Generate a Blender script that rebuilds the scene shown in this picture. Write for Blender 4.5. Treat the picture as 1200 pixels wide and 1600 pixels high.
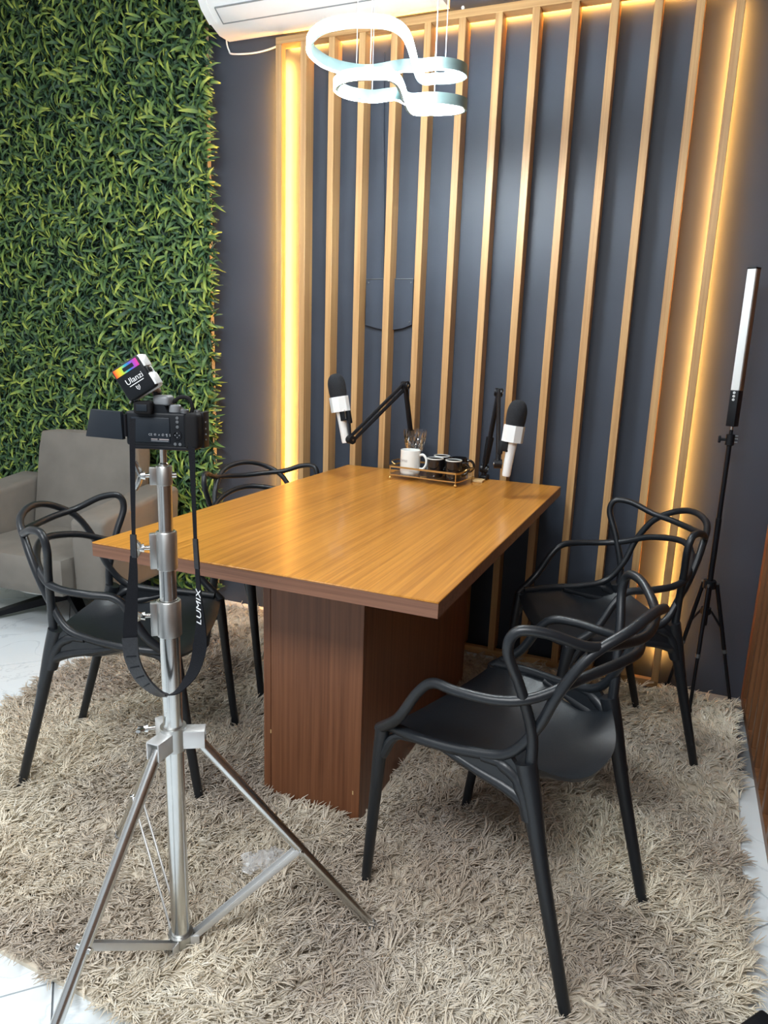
import bpy, bmesh, math, random
import numpy as np
from mathutils import Vector, Matrix

random.seed(7)
rng = np.random.default_rng(7)
scene = bpy.context.scene
COL = scene.collection
for o in list(bpy.data.objects):
    bpy.data.objects.remove(o)

# ------------------------------------------------------------------ camera
F_PX = 1108.05
yaw, pit, rol = 0.385, 0.2246, 0.0339
fw = Vector((-math.sin(yaw)*math.cos(pit), math.cos(yaw)*math.cos(pit), -math.sin(pit)))
rt = Vector((math.cos(yaw), math.sin(yaw), 0))
up = rt.cross(fw)
r2 = rt*math.cos(rol) + up*math.sin(rol)
u2 = -rt*math.sin(rol) + up*math.cos(rol)
cd = bpy.data.cameras.new('camera')
cd.sensor_fit = 'HORIZONTAL'
cd.sensor_width = 36.0
cd.lens = 36.0*F_PX/1200.0
cd.clip_start = 0.05
camera = bpy.data.objects.new('camera', cd)
COL.objects.link(camera)
m = Matrix((r2, u2, -fw)).transposed().to_4x4()
m.translation = Vector((0.1355, -2.9348, 1.2958))
camera.matrix_world = m
scene.camera = camera

# ------------------------------------------------------------------ world, lights, exposure
scene.view_settings.view_transform = 'Standard'
scene.view_settings.look = 'None'
scene.view_settings.exposure = 0.45
scene.view_settings.gamma = 1.0
scene.view_settings.use_curve_mapping = False
W = bpy.data.worlds.new('world')
scene.world = W
W.use_nodes = True
W.node_tree.nodes['Background'].inputs[0].default_value = (0.86, 0.93, 1.0, 1)
W.node_tree.nodes['Background'].inputs[1].default_value = 0.50


def area_lamp(name, loc, target, sx, sy, power, color):
    l = bpy.data.lights.new(name, 'AREA')
    l.shape = 'RECTANGLE'
    l.size, l.size_y, l.energy, l.color = sx, sy, power, color
    o = bpy.data.objects.new(name, l)
    COL.objects.link(o)
    o.location = loc
    d = Vector(target) - Vector(loc)
    o.rotation_euler = d.to_track_quat('-Z', 'Y').to_euler()
    return o


# ceiling panel lights of the room, behind and above the photographer
area_lamp('ceiling_lamp', (-0.5, -3.7, 2.85), (-0.5, -3.4, 0), 1.6, 0.7, 80, (0.95, 0.98, 1.0))
area_lamp('ceiling_lamp', (-2.3, -2.2, 2.85), (-2.3, -2.0, 0), 0.6, 0.6, 22, (0.95, 0.98, 1.0))

PEND_STRENGTH = 150.0
LED_STRENGTH = 115.0

# ------------------------------------------------------------------ material helpers
def new_mat(name):
    mt = bpy.data.materials.new(name)
    mt.use_nodes = True
    nt = mt.node_tree
    return mt, nt, nt.nodes, nt.links, nt.nodes['Principled BSDF']


def ramp(nodes, stops):
    r = nodes.new('ShaderNodeValToRGB')
    e = r.color_ramp.elements
    while len(e) < len(stops):
        e.new(0.5)
    for i, (p, c) in enumerate(stops):
        e[i].position = p
        e[i].color = (c[0], c[1], c[2], 1)
    return r


def plain(name, col, rough=0.5, metal=0.0, noise=0.06, nscale=30.0, bump=0.0, spec=0.5, coat=0.0, trans=0.0):
    mt, nt, N, L, B = new_mat(name)
    tc = N.new('ShaderNodeTexCoord')
    nz = N.new('ShaderNodeTexNoise')
    nz.inputs['Scale'].default_value = nscale
    nz.inputs['Detail'].default_value = 4
    L.new(tc.outputs['Object'], nz.inputs['Vector'])
    lo = tuple(max(0, c*(1-noise)) for c in col)
    hi = tuple(min(1, c*(1+noise)) for c in col)
    r = ramp(N, [(0.3, lo), (0.7, hi)])
    L.new(nz.outputs['Fac'], r.inputs['Fac'])
    L.new(r.outputs['Color'], B.inputs['Base Color'])
    B.inputs['Roughness'].default_value = rough
    B.inputs['Metallic'].default_value = metal
    B.inputs['Specular IOR Level'].default_value = spec
    B.inputs['Coat Weight'].default_value = coat
    B.inputs['Transmission Weight'].default_value = trans
    if bump > 0:
        b = N.new('ShaderNodeBump')
        b.inputs['Strength'].default_value = bump
        b.inputs['Distance'].default_value = 0.002
        L.new(nz.outputs['Fac'], b.inputs['Height'])
        L.new(b.outputs['Normal'], B.inputs['Normal'])
    return mt


def emit(name, col, strength):
    mt, nt, N, L, B = new_mat(name)
    B.inputs['Base Color'].default_value = (0.8, 0.8, 0.8, 1)
    B.inputs['Emission Color'].default_value = (*col, 1)
    B.inputs['Emission Strength'].default_value = strength
    return mt


def wood(name, dark, light, axis, rough=0.4, coarse=18.0, fine=140.0, coat=0.0):
    """melamine wood grain running along one object axis"""
    mt, nt, N, L, B = new_mat(name)
    tc = N.new('ShaderNodeTexCoord')
    oi = N.new('ShaderNodeObjectInfo')
    add = N.new('ShaderNodeVectorMath'); add.operation = 'ADD'
    mul = N.new('ShaderNodeVectorMath'); mul.operation = 'SCALE'
    mul.inputs[0].default_value = (3.1, 4.7, 5.3)
    L.new(oi.outputs['Random'], mul.inputs['Scale'])
    L.new(tc.outputs['Object'], add.inputs[0])
    L.new(mul.outputs['Vector'], add.inputs[1])

    def streak(across, along, detail, dist):
        mp = N.new('ShaderNodeMapping')
        s = [across]*3
        s[axis] = along
        mp.inputs['Scale'].default_value = s
        L.new(add.outputs['Vector'], mp.inputs['Vector'])
        nz = N.new('ShaderNodeTexNoise')
        nz.inputs['Scale'].default_value = 1.0
        nz.inputs['Detail'].default_value = detail
        nz.inputs['Distortion'].default_value = dist
        L.new(mp.outputs['Vector'], nz.inputs['Vector'])
        return nz
    a = streak(coarse, 0.9, 5, 0.6)
    b = streak(fine, 2.5, 3, 0.2)
    mx = N.new('ShaderNodeMix')
    mx.inputs['Factor'].default_value = 0.5
    L.new(a.outputs['Fac'], mx.inputs[2])
    L.new(b.outputs['Fac'], mx.inputs[3])
    r = ramp(N, [(0.36, dark), (0.62, light)])
    L.new(mx.outputs[0], r.inputs['Fac'])
    L.new(r.outputs['Color'], B.inputs['Base Color'])
    B.inputs['Roughness'].default_value = rough
    B.inputs['Coat Weight'].default_value = coat
    bp = N.new('ShaderNodeBump')
    bp.inputs['Strength'].default_value = 0.12
    bp.inputs['Distance'].default_value = 0.001
    L.new(b.outputs['Fac'], bp.inputs['Height'])
    L.new(bp.outputs['Normal'], B.inputs['Normal'])
    return mt


def attr_mat(name, attr, stops, rough, noise_scale=None, noise_cols=None, sheen=0.0, trans=0.0):
    mt, nt, N, L, B = new_mat(name)
    at = N.new('ShaderNodeAttribute')
    at.attribute_name = attr
    r = ramp(N, stops)
    L.new(at.outputs['Fac'], r.inputs['Fac'])
    out = r.outputs['Color']
    if noise_scale:
        tc = N.new('ShaderNodeTexCoord')
        nz = N.new('ShaderNodeTexNoise')
        nz.inputs['Scale'].default_value = noise_scale
        nz.inputs['Detail'].default_value = 3
        L.new(tc.outputs['Object'], nz.inputs['Vector'])
        r2_ = ramp(N, noise_cols)
        L.new(nz.outputs['Fac'], r2_.inputs['Fac'])
        mx = N.new('ShaderNodeMix'); mx.data_type = 'RGBA'; mx.blend_type = 'MULTIPLY'
        mx.inputs['Factor'].default_value = 1.0
        L.new(out, mx.inputs[6]); L.new(r2_.outputs['Color'], mx.inputs[7])
        out = mx.outputs[2]
    L.new(out, B.inputs['Base Color'])
    B.inputs['Roughness'].default_value = rough
    B.inputs['Sheen Weight'].default_value = sheen
    if trans > 0:                       # thin fibres and leaves let some light through
        tr_ = N.new('ShaderNodeBsdfTranslucent')
        L.new(out, tr_.inputs['Color'])
        ms = N.new('ShaderNodeMixShader')
        ms.inputs[0].default_value = trans
        L.new(B.outputs[0], ms.inputs[1]); L.new(tr_.outputs[0], ms.inputs[2])
        L.new(ms.outputs[0], N['Material Output'].inputs['Surface'])
    return mt


def marble():
    mt, nt, N, L, B = new_mat('white_marble_tile')
    tc = N.new('ShaderNodeTexCoord')
    oi = N.new('ShaderNodeObjectInfo')
    mul = N.new('ShaderNodeVectorMath'); mul.operation = 'SCALE'
    mul.inputs[0].default_value = (7.0, 9.0, 3.0)
    L.new(oi.outputs['Random'], mul.inputs['Scale'])
    add = N.new('ShaderNodeVectorMath'); add.operation = 'ADD'
    L.new(tc.outputs['Object'], add.inputs[0]); L.new(mul.outputs['Vector'], add.inputs[1])
    nz = N.new('ShaderNodeTexNoise')
    nz.inputs['Scale'].default_value = 3.2; nz.inputs['Detail'].default_value = 7
    nz.inputs['Distortion'].default_value = 1.2
    L.new(add.outputs['Vector'], nz.inputs['Vector'])
    r = ramp(N, [(0.0, (0.72, 0.78, 0.82)), (0.488, (0.74, 0.80, 0.83)), (0.5, (0.60, 0.66, 0.70)),
                 (0.512, (0.74, 0.80, 0.83)), (1.0, (0.68, 0.74, 0.78))])
    L.new(nz.outputs['Fac'], r.inputs['Fac'])
    L.new(r.outputs['Color'], B.inputs['Base Color'])
    B.inputs['Roughness'].default_value = 0.18
    return mt


M = {}
M['wall_dark'] = plain('charcoal_wall_paint', (0.040, 0.051, 0.073), 0.5, noise=0.10, nscale=2.5, spec=0.4)
M['wall_light'] = plain('pale_wall_paint', (0.6, 0.6, 0.6), 0.7)
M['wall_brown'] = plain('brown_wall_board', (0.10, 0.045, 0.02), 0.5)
M['ceiling'] = plain('white_ceiling_paint', (0.75, 0.77, 0.8), 0.8)
M['grout'] = plain('grey_grout', (0.22, 0.24, 0.26), 0.8)
M['marble'] = marble()
M['table_top'] = wood('golden_oak_melamine', (0.38, 0.150, 0.020), (0.61, 0.270, 0.044), 1, 0.30, 45, 190, coat=0.1)
M['table_edge'] = wood('shaded_oak_edge_band', (0.13, 0.058, 0.033), (0.25, 0.118, 0.070), 0, 0.45, 40, 160)  # same oak as the top, darkened in colour to stand for shade
M['pedestal'] = wood('shaded_oak_panel', (0.130, 0.047, 0.020), (0.235, 0.094, 0.042), 2, 0.42, 30, 120)  # the tabletop's oak again, with its shade painted into the browns
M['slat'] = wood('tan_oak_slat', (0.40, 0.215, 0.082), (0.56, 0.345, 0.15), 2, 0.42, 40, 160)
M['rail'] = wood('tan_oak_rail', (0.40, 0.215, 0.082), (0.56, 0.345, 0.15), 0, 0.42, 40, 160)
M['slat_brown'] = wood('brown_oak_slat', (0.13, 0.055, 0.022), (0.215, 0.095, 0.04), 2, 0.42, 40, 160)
M['led'] = emit('amber_led', (1.0, 0.43, 0.075), LED_STRENGTH)
M['led_soft'] = emit('amber_led_soft', (1.0, 0.43, 0.075), LED_STRENGTH*0.35)
M['led_left'] = emit('amber_led_left', (1.0, 0.43, 0.075), LED_STRENGTH*2.4)
M['pend'] = emit('cool_white_led', (0.90, 0.98, 1.0), PEND_STRENGTH)
M['pend_metal'] = plain('pendant_metal', (0.25, 0.36, 0.36), 0.35, 0.7)
M['chair'] = plain('matte_black_plastic', (0.010, 0.013, 0.017), 0.38, noise=0.05, nscale=180, bump=0.12)
M['velvet'] = plain('taupe_velvet', (0.175, 0.162, 0.142), 0.85, noise=0.13, nscale=7, bump=0.2)
M['black_metal'] = plain('black_metal', (0.007, 0.008, 0.011), 0.38, 0.2, spec=0.35)
M['black_plastic'] = plain('black_plastic', (0.006, 0.008, 0.011), 0.5, spec=0.25)
M['black_rubber'] = plain('black_rubber', (0.007, 0.007, 0.008), 0.8, spec=0.25)
M['screen'] = plain('dark_screen_back', (0.012, 0.017, 0.024), 0.4, spec=0.3)
M['foam'] = plain('black_foam', (0.013, 0.015, 0.019), 0.95, noise=0.3, nscale=300, bump=0.5)
M['white_plastic'] = plain('white_plastic', (0.78, 0.82, 0.83), 0.35, noise=0.01)
M['white_ceramic'] = plain('white_ceramic', (0.82, 0.85, 0.83), 0.12, noise=0.01, coat=0.5)
M['black_ceramic'] = plain('black_ceramic', (0.008, 0.008, 0.010), 0.12, noise=0.01, coat=0.5)
M['steel'] = plain('brushed_steel', (0.62, 0.63, 0.62), 0.22, 1.0, noise=0.04)
M['satin_steel'] = plain('satin_steel', (0.52, 0.53, 0.52), 0.38, 1.0, noise=0.04)
M['zinc'] = plain('bright_zinc', (0.62, 0.63, 0.63), 0.38, 0.55, noise=0.03)
M['gold'] = plain('brushed_gold', (0.72, 0.52, 0.22), 0.28, 1.0, noise=0.03)
M['grey_metal'] = plain('grey_metal', (0.16, 0.17, 0.18), 0.4, 0.6)
M['grey_plastic'] = plain('grey_plastic', (0.22, 0.235, 0.25), 0.4)
M['webbing'] = plain('black_webbing', (0.006, 0.007, 0.010), 0.75, noise=0.2, nscale=400, bump=0.4, spec=0.2)
M['leather'] = plain('black_leather', (0.020, 0.022, 0.026), 0.4, noise=0.2, nscale=200, bump=0.4)
M['ink_white'] = plain('white_print', (0.80, 0.82, 0.84), 0.5, noise=0.0)
M['ink_grey'] = plain('grey_print', (0.32, 0.34, 0.37), 0.5, noise=0.0)
M['ink_red'] = plain('soft_red_print', (0.28, 0.25, 0.25), 0.5, noise=0.0)
M['ac'] = plain('white_appliance_plastic', (0.80, 0.83, 0.84), 0.4, noise=0.01)
M['ac_dark'] = plain('grey_louver_gap', (0.25, 0.28, 0.30), 0.5)
M['copper'] = plain('warm_brown_plastic', (0.18, 0.10, 0.055), 0.4)
M['pale_wood'] = plain('pale_wood_block', (0.60, 0.42, 0.20), 0.5)
M['backing'] = plain('hedge_backing_mesh', (0.012, 0.030, 0.018), 0.9)
M['backing_edge'] = plain('white_backing_edge', (0.20, 0.21, 0.18), 0.7)
M['rug_backing'] = plain('rug_backing_cloth', (0.70, 0.63, 0.51), 0.95)
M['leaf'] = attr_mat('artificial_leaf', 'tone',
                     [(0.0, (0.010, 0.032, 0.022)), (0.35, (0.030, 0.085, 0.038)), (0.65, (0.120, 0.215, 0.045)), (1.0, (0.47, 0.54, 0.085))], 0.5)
M['pile'] = attr_mat('shag_pile', 'tone',
                     [(0.0, (0.70, 0.61, 0.48)), (0.5, (0.88, 0.81, 0.67)), (1.0, (0.96, 0.92, 0.82))], 0.85,
                     1.7, [(0.36, (0.50, 0.445, 0.42)), (0.60, (1.0, 0.99, 0.955))], sheen=0.3)


def glass_mat(name, rough, col=(1, 1, 1)):
    mt, nt, N, L, B = new_mat(name)
    B.inputs['Base Color'].default_value = (*col, 1)
    B.inputs['Transmission Weight'].default_value = 1.0
    B.inputs['Roughness'].default_value = rough
    B.inputs['IOR'].default_value = 1.48
    return mt


M['glass'] = glass_mat('clear_glass', 0.02)


def film_mat():
    mt, nt, N, L, B = new_mat('clear_plastic_film')
    B.inputs['Base Color'].default_value = (0.8, 0.82, 0.84, 1)
    B.inputs['Roughness'].default_value = 0.12
    B.inputs['Alpha'].default_value = 0.42
    B.inputs['Specular IOR Level'].default_value = 1.0
    return mt


M['film'] = film_mat()


def rainbow_mat():
    mt, nt, N, L, B = new_mat('rainbow_print')
    tc = N.new('ShaderNodeTexCoord')
    sx = N.new('ShaderNodeSeparateXYZ')
    L.new(tc.outputs['Generated'], sx.inputs[0])
    r = ramp(N, [(0.0, (0.75, 0.03, 0.02)), (0.17, (0.80, 0.45, 0.02)), (0.33, (0.45, 0.65, 0.04)), (0.5, (0.03, 0.40, 0.45)),
                 (0.66, (0.05, 0.14, 0.60)), (0.83, (0.35, 0.06, 0.50)), (1.0, (0.70, 0.04, 0.30))])
    L.new(sx.outputs['X'], r.inputs['Fac'])
    L.new(r.outputs['Color'], B.inputs['Base Color'])
    B.inputs['Roughness'].default_value = 0.4
    return mt


M['rainbow'] = rainbow_mat()

# ------------------------------------------------------------------ geometry helpers
class G:
    """collects shapes for ONE mesh object"""
    def __init__(self):
        self.bm = bmesh.new()

    def _add(self, tmp, mat=None):
        if mat is not None:
            bmesh.ops.transform(tmp, matrix=mat, verts=tmp.verts)
        me = bpy.data.meshes.new('tmp')
        tmp.to_mesh(me)
        tmp.free()
        self.bm.from_mesh(me)
        bpy.data.meshes.remove(me)
        return self

    def box(self, c, s, bevel=0.0, rot=None, seg=2):
        t = bmesh.new()
        bmesh.ops.create_cube(t, size=1.0)
        bmesh.ops.scale(t, vec=s, verts=t.verts)
        if bevel > 0:
            bmesh.ops.bevel(t, geom=list(t.edges), offset=bevel, segments=seg, profile=0.5, affect='EDGES')
        mt = Matrix.Translation(c)
        if rot is not None:
            mt = mt @ rot.to_4x4()
        return self._add(t, mt)

    def raw(self, verts, faces):
        t = bmesh.new()
        vs = [t.verts.new(v) for v in verts]
        for f in faces:
            try:
                t.faces.new([vs[i] for i in f])
            except ValueError:
                pass
        return self._add(t)

    def tube(self, pts, rad, n=8, closed=False, caps=True, sy=1.0):
        pts = [Vector(p) for p in pts]
        k = len(pts)
        if not hasattr(rad, '__len__'):
            rad = [rad]*k
        tang = []
        for i in range(k):
            if closed:
                d = pts[(i+1) % k] - pts[i-1]
            else:
                d = pts[min(i+1, k-1)] - pts[max(i-1, 0)]
            tang.append(d.normalized())
        t0 = tang[0]
        ref = Vector((0, 0, 1)) if abs(t0.z) < 0.9 else Vector((1, 0, 0))
        nv = (ref - t0*ref.dot(t0)).normalized()
        verts, faces = [], []
        for i in range(k):
            t = tang[i]
            nv = (nv - t*nv.dot(t)).normalized()
            bv = t.cross(nv)
            for j in range(n):
                a = 2*math.pi*j/n
                verts.append(pts[i] + (nv*math.cos(a)*sy + bv*math.sin(a))*rad[i])
        rng_ = k if closed else k-1
        for i in range(rng_):
            a, b = i*n, ((i+1) % k)*n
            for j in range(n):
                faces.append((a+j, a+(j+1) % n, b+(j+1) % n, b+j))
        if caps and not closed:
            faces.append(tuple(range(n-1, -1, -1)))
            faces.append(tuple((k-1)*n+j for j in range(n)))
        return self.raw(verts, faces)

    def lathe(self, prof, c=(0, 0, 0), n=24, rot=None):
        verts, faces = [], []
        for r, z in prof:
            for j in range(n):
                a = 2*math.pi*j/n
                verts.append(Vector((max(r, 1e-4)*math.cos(a), max(r, 1e-4)*math.sin(a), z)))
        for i in range(len(prof)-1):
            for j in range(n):
                faces.append((i*n+j, i*n+(j+1) % n, (i+1)*n+(j+1) % n, (i+1)*n+j))
        if rot is not None:
            verts = [rot @ v for v in verts]
        verts = [v + Vector(c) for v in verts]
        return self.raw(verts, faces)

    def cyl(self, a, b, r, r2_=None, n=16):
        return self.tube([a, b], [r, r if r2_ is None else r2_], n)

    def prism(self, poly, axis_vec, origin, ex, ey):
        """extrude a 2D polygon (in ex, ey) along axis_vec"""
        o, ex, ey, av = Vector(origin), Vector(ex), Vector(ey), Vector(axis_vec)
        n = len(poly)
        v = [o + ex*p[0] + ey*p[1] for p in poly]
        v += [p + av for p in v]
        f = [tuple(range(n-1, -1, -1)), tuple(range(n, 2*n))]
        f += [(i, (i+1) % n, n+(i+1) % n, n+i) for i in range(n)]
        return self.raw(v, f)

    def build(self, name, mat, parent=None, smooth=True, recalc=True, mw=None):
        if recalc:
            bmesh.ops.recalc_face_normals(self.bm, faces=self.bm.faces)
        me = bpy.data.meshes.new(name)
        self.bm.to_mesh(me)
        self.bm.free()
        return link(name, me, mat, parent, smooth)


def link(name, me, mat, parent=None, smooth=True, angle=40):
    me.materials.append(mat)
    if smooth:
        for p in me.polygons:
            p.use_smooth = True
        try:
            me.set_sharp_from_angle(angle=math.radians(angle))
        except Exception:
            pass
    o = bpy.data.objects.new(name, me)
    COL.objects.link(o)
    if parent is not None:
        o.parent = parent
    return o


def thing(name, label, cat, loc=(0, 0, 0), rz=0.0, group=None, rot=None):
    o = bpy.data.objects.new(name, None)
    o.empty_display_size = 0.05
    COL.objects.link(o)
    o.location = loc
    o.rotation_euler = (0, 0, rz)
    if rot is not None:
        o.rotation_euler = rot.to_euler()
    return tag(o, label, cat, group)


def tag(o, label, cat, group=None):
    o['label'] = label
    o['category'] = cat
    if group:
        o['group'] = group
    return o


def struct(o):
    o['kind'] = 'structure'
    return o


def copy_tree(o, parent=None):
    c = o.copy()
    COL.objects.link(c)
    c.parent = parent
    for ch in list(o.children):
        copy_tree(ch, c)
    return c


def catmull(P, n=8, closed=False):
    P = [Vector(p) for p in P]
    k = len(P)
    out = []
    seg = k if closed else k-1
    for i in range(seg):
        if closed:
            a, b, c, d = P[(i-1) % k], P[i], P[(i+1) % k], P[(i+2) % k]
        else:
            b, c = P[i], P[i+1]
            a = P[i-1] if i > 0 else 2*b-c
            d = P[i+2] if i+2 < k else 2*c-b
        for s in range(n):
            t = s/n
            out.append(0.5*((2*b)+(c-a)*t+(2*a-5*b+4*c-d)*t*t+(3*b-a-3*c+d)*t**3))
    if not closed:
        out.append(P[-1])
    return out


def text_part(body, size, mat, parent, name, matrix, extrude=0.0002, align='CENTER', bend=None):
    cu = bpy.data.curves.new('txt', 'FONT')
    cu.body = body
    cu.size = size
    cu.extrude = extrude
    cu.align_x = align
    cu.align_y = 'CENTER'
    cu.resolution_u = 3
    to = bpy.data.objects.new('txt', cu)
    COL.objects.link(to)
    dg = bpy.context.evaluated_depsgraph_get()
    me = bpy.data.meshes.new_from_object(to.evaluated_get(dg))
    bpy.data.objects.remove(to)
    bpy.data.curves.remove(cu)
    if bend:
        for v in me.vertices:
            v.co = bend(v.co)
    else:
        me.transform(matrix)
    me.materials.clear()
    return link(name, me, mat, parent, smooth=False)


def axes(x, y, z):
    return Matrix((Vector(x), Vector(y), Vector(z))).transposed()


def frame_at(o, x, y, z):
    mt = axes(x, y, z).to_4x4()
    mt.translation = Vector(o)
    return mt


# ------------------------------------------------------------------ structure
XW = 0.56          # right wall surface
CEIL = 2.95
XL, YB = -3.6, -5.2
fl = struct(G().box(((XL+XW)/2, YB/2, -0.055), (XW-XL+0.2, -YB+0.2, 0.1)).build('floor', M['grout']))
struct(G().box(((XL+XW)/2, 0.05, CEIL/2-0.03), (XW-XL+0.4, 0.1, CEIL+0.06)).build('wall_back', M['wall_dark']))
struct(G().box((XW+0.05, YB/2, CEIL/2-0.03), (0.1, -YB, CEIL+0.06)).build('wall_right', M['wall_brown']))
struct(G().box((XL-0.05, YB/2, CEIL/2-0.03), (0.1, -YB, CEIL+0.06)).build('wall_left', M['wall_light']))
struct(G().box(((XL+XW)/2, YB/2, CEIL+0.05), (XW-XL+0.4, -YB+0.2, 0.1)).build('ceiling', M['ceiling']))

# floor tiles laid on the diagonal; only those that show beside the rug
UX, VX = 0.574, 0.590                       # pitch along x+y and x-y
def clip_poly(poly, inside, cut):
    out = []
    for i in range(len(poly)):
        a, b = poly[i], poly[(i+1) % len(poly)]
        ia, ib = inside(a), inside(b)
        if ia:
            out.append(a)
        if ia != ib:
            out.append(cut(a, b))
    return out


def clip_rect(poly, x0, x1, y0, y1):
    def cx(v):
        return lambda a, b: (v, a[1]+(b[1]-a[1])*(v-a[0])/(b[0]-a[0]))
    def cy(v):
        return lambda a, b: (a[0]+(b[0]-a[0])*(v-a[1])/(b[1]-a[1]), v)
    for ins, cut in ((lambda p: p[0] >= x0, cx(x0)), (lambda p: p[0] <= x1, cx(x1)),
                     (lambda p: p[1] >= y0, cy(y0)), (lambda p: p[1] <= y1, cy(y1))):
        if poly:
            poly = clip_poly(poly, ins, cut)
    return poly


for iu in range(-9, 5):
    for iv in range(-9, 9):
        s0, s1 = -2.98+iu*UX+0.003, -2.98+(iu+1)*UX-0.003
        d0, d1 = 1.14+iv*VX+0.003, 1.14+(iv+1)*VX-0.003
        poly = [((s+d)/2, (s-d)/2) for s, d in ((s0, d0), (s1, d0), (s1, d1), (s0, d1))][::-1]
        cx_, cy_ = sum(p[0] for p in poly)/4, sum(p[1] for p in poly)/4
        if -1.55 < cx_ < -0.1 and -1.65 < cy_ < -0.45:
            continue                        # wholly under the rug
        if cy_ < -3.0:
            continue
        poly = clip_rect(poly, XL+0.002, XW-0.002, -3.3, -0.002)
        if len(poly) < 3:
            continue
        pp = [Vector((p[0], p[1], 0)) for p in poly]
        mx_, my_ = sum(p.x for p in pp)/len(pp), sum(p.y for p in pp)/len(pp)
        if sum((pp[i].x*pp[(i+1) % len(pp)].y-pp[(i+1) % len(pp)].x*pp[i].y) for i in range(len(pp))) < 1e-3:
            continue
        t = G().prism([(p.x-mx_, p.y-my_) for p in pp], (0, 0, 0.008), (0, 0, -0.008), (1, 0, 0), (0, 1, 0)).build('tile', M['marble'], fl, smooth=False)
        t.location = (mx_, my_, 0)

# ------------------------------------------------------------------ slatted wood screen on the back wall
FD = 0.070                                # front plane of the screen
SW = 0.028
ZT = 2.5437
scr = thing('slat_screen', 'wide screen of vertical tan wood slats on dark back wall, glowing amber at its edges', 'wall panel', (0, 0, 0))
edges_x = [-1.582, -1.465, -1.335, -1.201, -1.063, -0.927, -0.790, -0.650, -0.514, -0.376, -0.240, -0.096, 0.038, 0.160]
GAP = 0.034
hz = ZT-0.028-0.03
slat_me = None
for x in edges_x:
    outer = x in (edges_x[0], edges_x[-1])       # the two outer slats stand off the wall to let the strips glow
    if outer:
        gap = GAP
        s = G().box((0, 0, 0), (SW, FD-gap, hz), 0.0015, seg=1).build('slat', M['slat'], scr)
        s.location = (x+SW/2, -(FD+gap)/2, 0.03+hz/2)
        continue
    if slat_me is None:
        s = G().box((0, 0, 0), (SW, FD-0.001, hz), 0.0015, seg=1).build('slat', M['slat'], scr)
        slat_me = s.data
    else:
        s = bpy.data.objects.new('slat', slat_me); COL.objects.link(s); s.parent = scr
    s.location = (x+SW/2, -(FD+0.001)/2, 0.03+hz/2)
xa, xb = edges_x[0], edges_x[-1]+SW
G().box(((xa+xb)/2, -(FD+0.016)/2, ZT-0.014), (xb-xa, FD-0.016, 0.028), 0.0015, seg=1).build('top_rail', M['rail'], scr)
G().box(((xa+xb)/2, -(FD+GAP)/2+0.002, 0.016), (xb-xa-0.002, FD-GAP-0.006, 0.03), 0.0015, seg=1).build('bottom_rail', M['rail'], scr)
for x, gap, lm in ((edges_x[0], GAP, M['led_left']), (edges_x[-1], GAP, M['led'])):      # strips on the backs of the outer slats, facing the wall
    G().box((x+SW/2, -gap+0.0015, 0.10+(ZT-0.16)/2), (0.012, 0.003, ZT-0.18)).build('led_strip', lm, scr, smooth=False)
# a strip on the hidden side of the second slat lights the first bay
G().box((edges_x[1]-0.0015, -0.020, 0.10+(ZT-0.16)/2), (0.003, 0.012, ZT-0.18)).build('led_strip', M['led_soft'], scr, smooth=False)
# strip behind the top rail
G().box(((xa+xb)/2, -0.016+0.0015, ZT-0.016), (xb-xa-0.06, 0.003, 0.012)).build('led_strip', M['led'], scr, smooth=False)
G().lathe([(0, 0), (0.006, 0), (0.006, 0.006), (0.0, 0.007)], (0, 0, 0), 10, Matrix.Rotation(math.pi/2, 3, 'X')).build('screw_cap', M['white_plastic'], scr).location = (-0.777, -FD+0.004, ZT+0.005)

# slatted screen on the right wall
XS = 0.494
rs = thing('slat_screen', 'brown slatted wood screen along the right wall, seen edge-on', 'wall panel', (0, 0, 0))
sd = XW-XS
rs_me = None
RY = [-0.012-SW/2] + [-0.185-0.1285*i for i in range(-1, 16)]
for y in RY:
    if rs_me is None:
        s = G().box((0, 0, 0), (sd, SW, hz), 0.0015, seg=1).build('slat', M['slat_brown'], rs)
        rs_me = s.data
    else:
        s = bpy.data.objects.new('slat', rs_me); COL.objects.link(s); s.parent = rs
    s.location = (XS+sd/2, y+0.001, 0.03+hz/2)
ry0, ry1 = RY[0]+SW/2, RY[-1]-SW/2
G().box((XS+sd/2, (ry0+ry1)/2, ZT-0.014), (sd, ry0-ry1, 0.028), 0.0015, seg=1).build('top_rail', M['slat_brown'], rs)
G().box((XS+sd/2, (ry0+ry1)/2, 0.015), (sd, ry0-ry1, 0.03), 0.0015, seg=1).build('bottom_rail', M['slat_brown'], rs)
G().box((XS+sd/2+0.008, (ry0+ry1)/2, 0.565), (sd-0.018, ry0-ry1-0.01, 0.028), 0.0015, seg=1).build('middle_rail', M['slat_brown'], rs)

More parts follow.
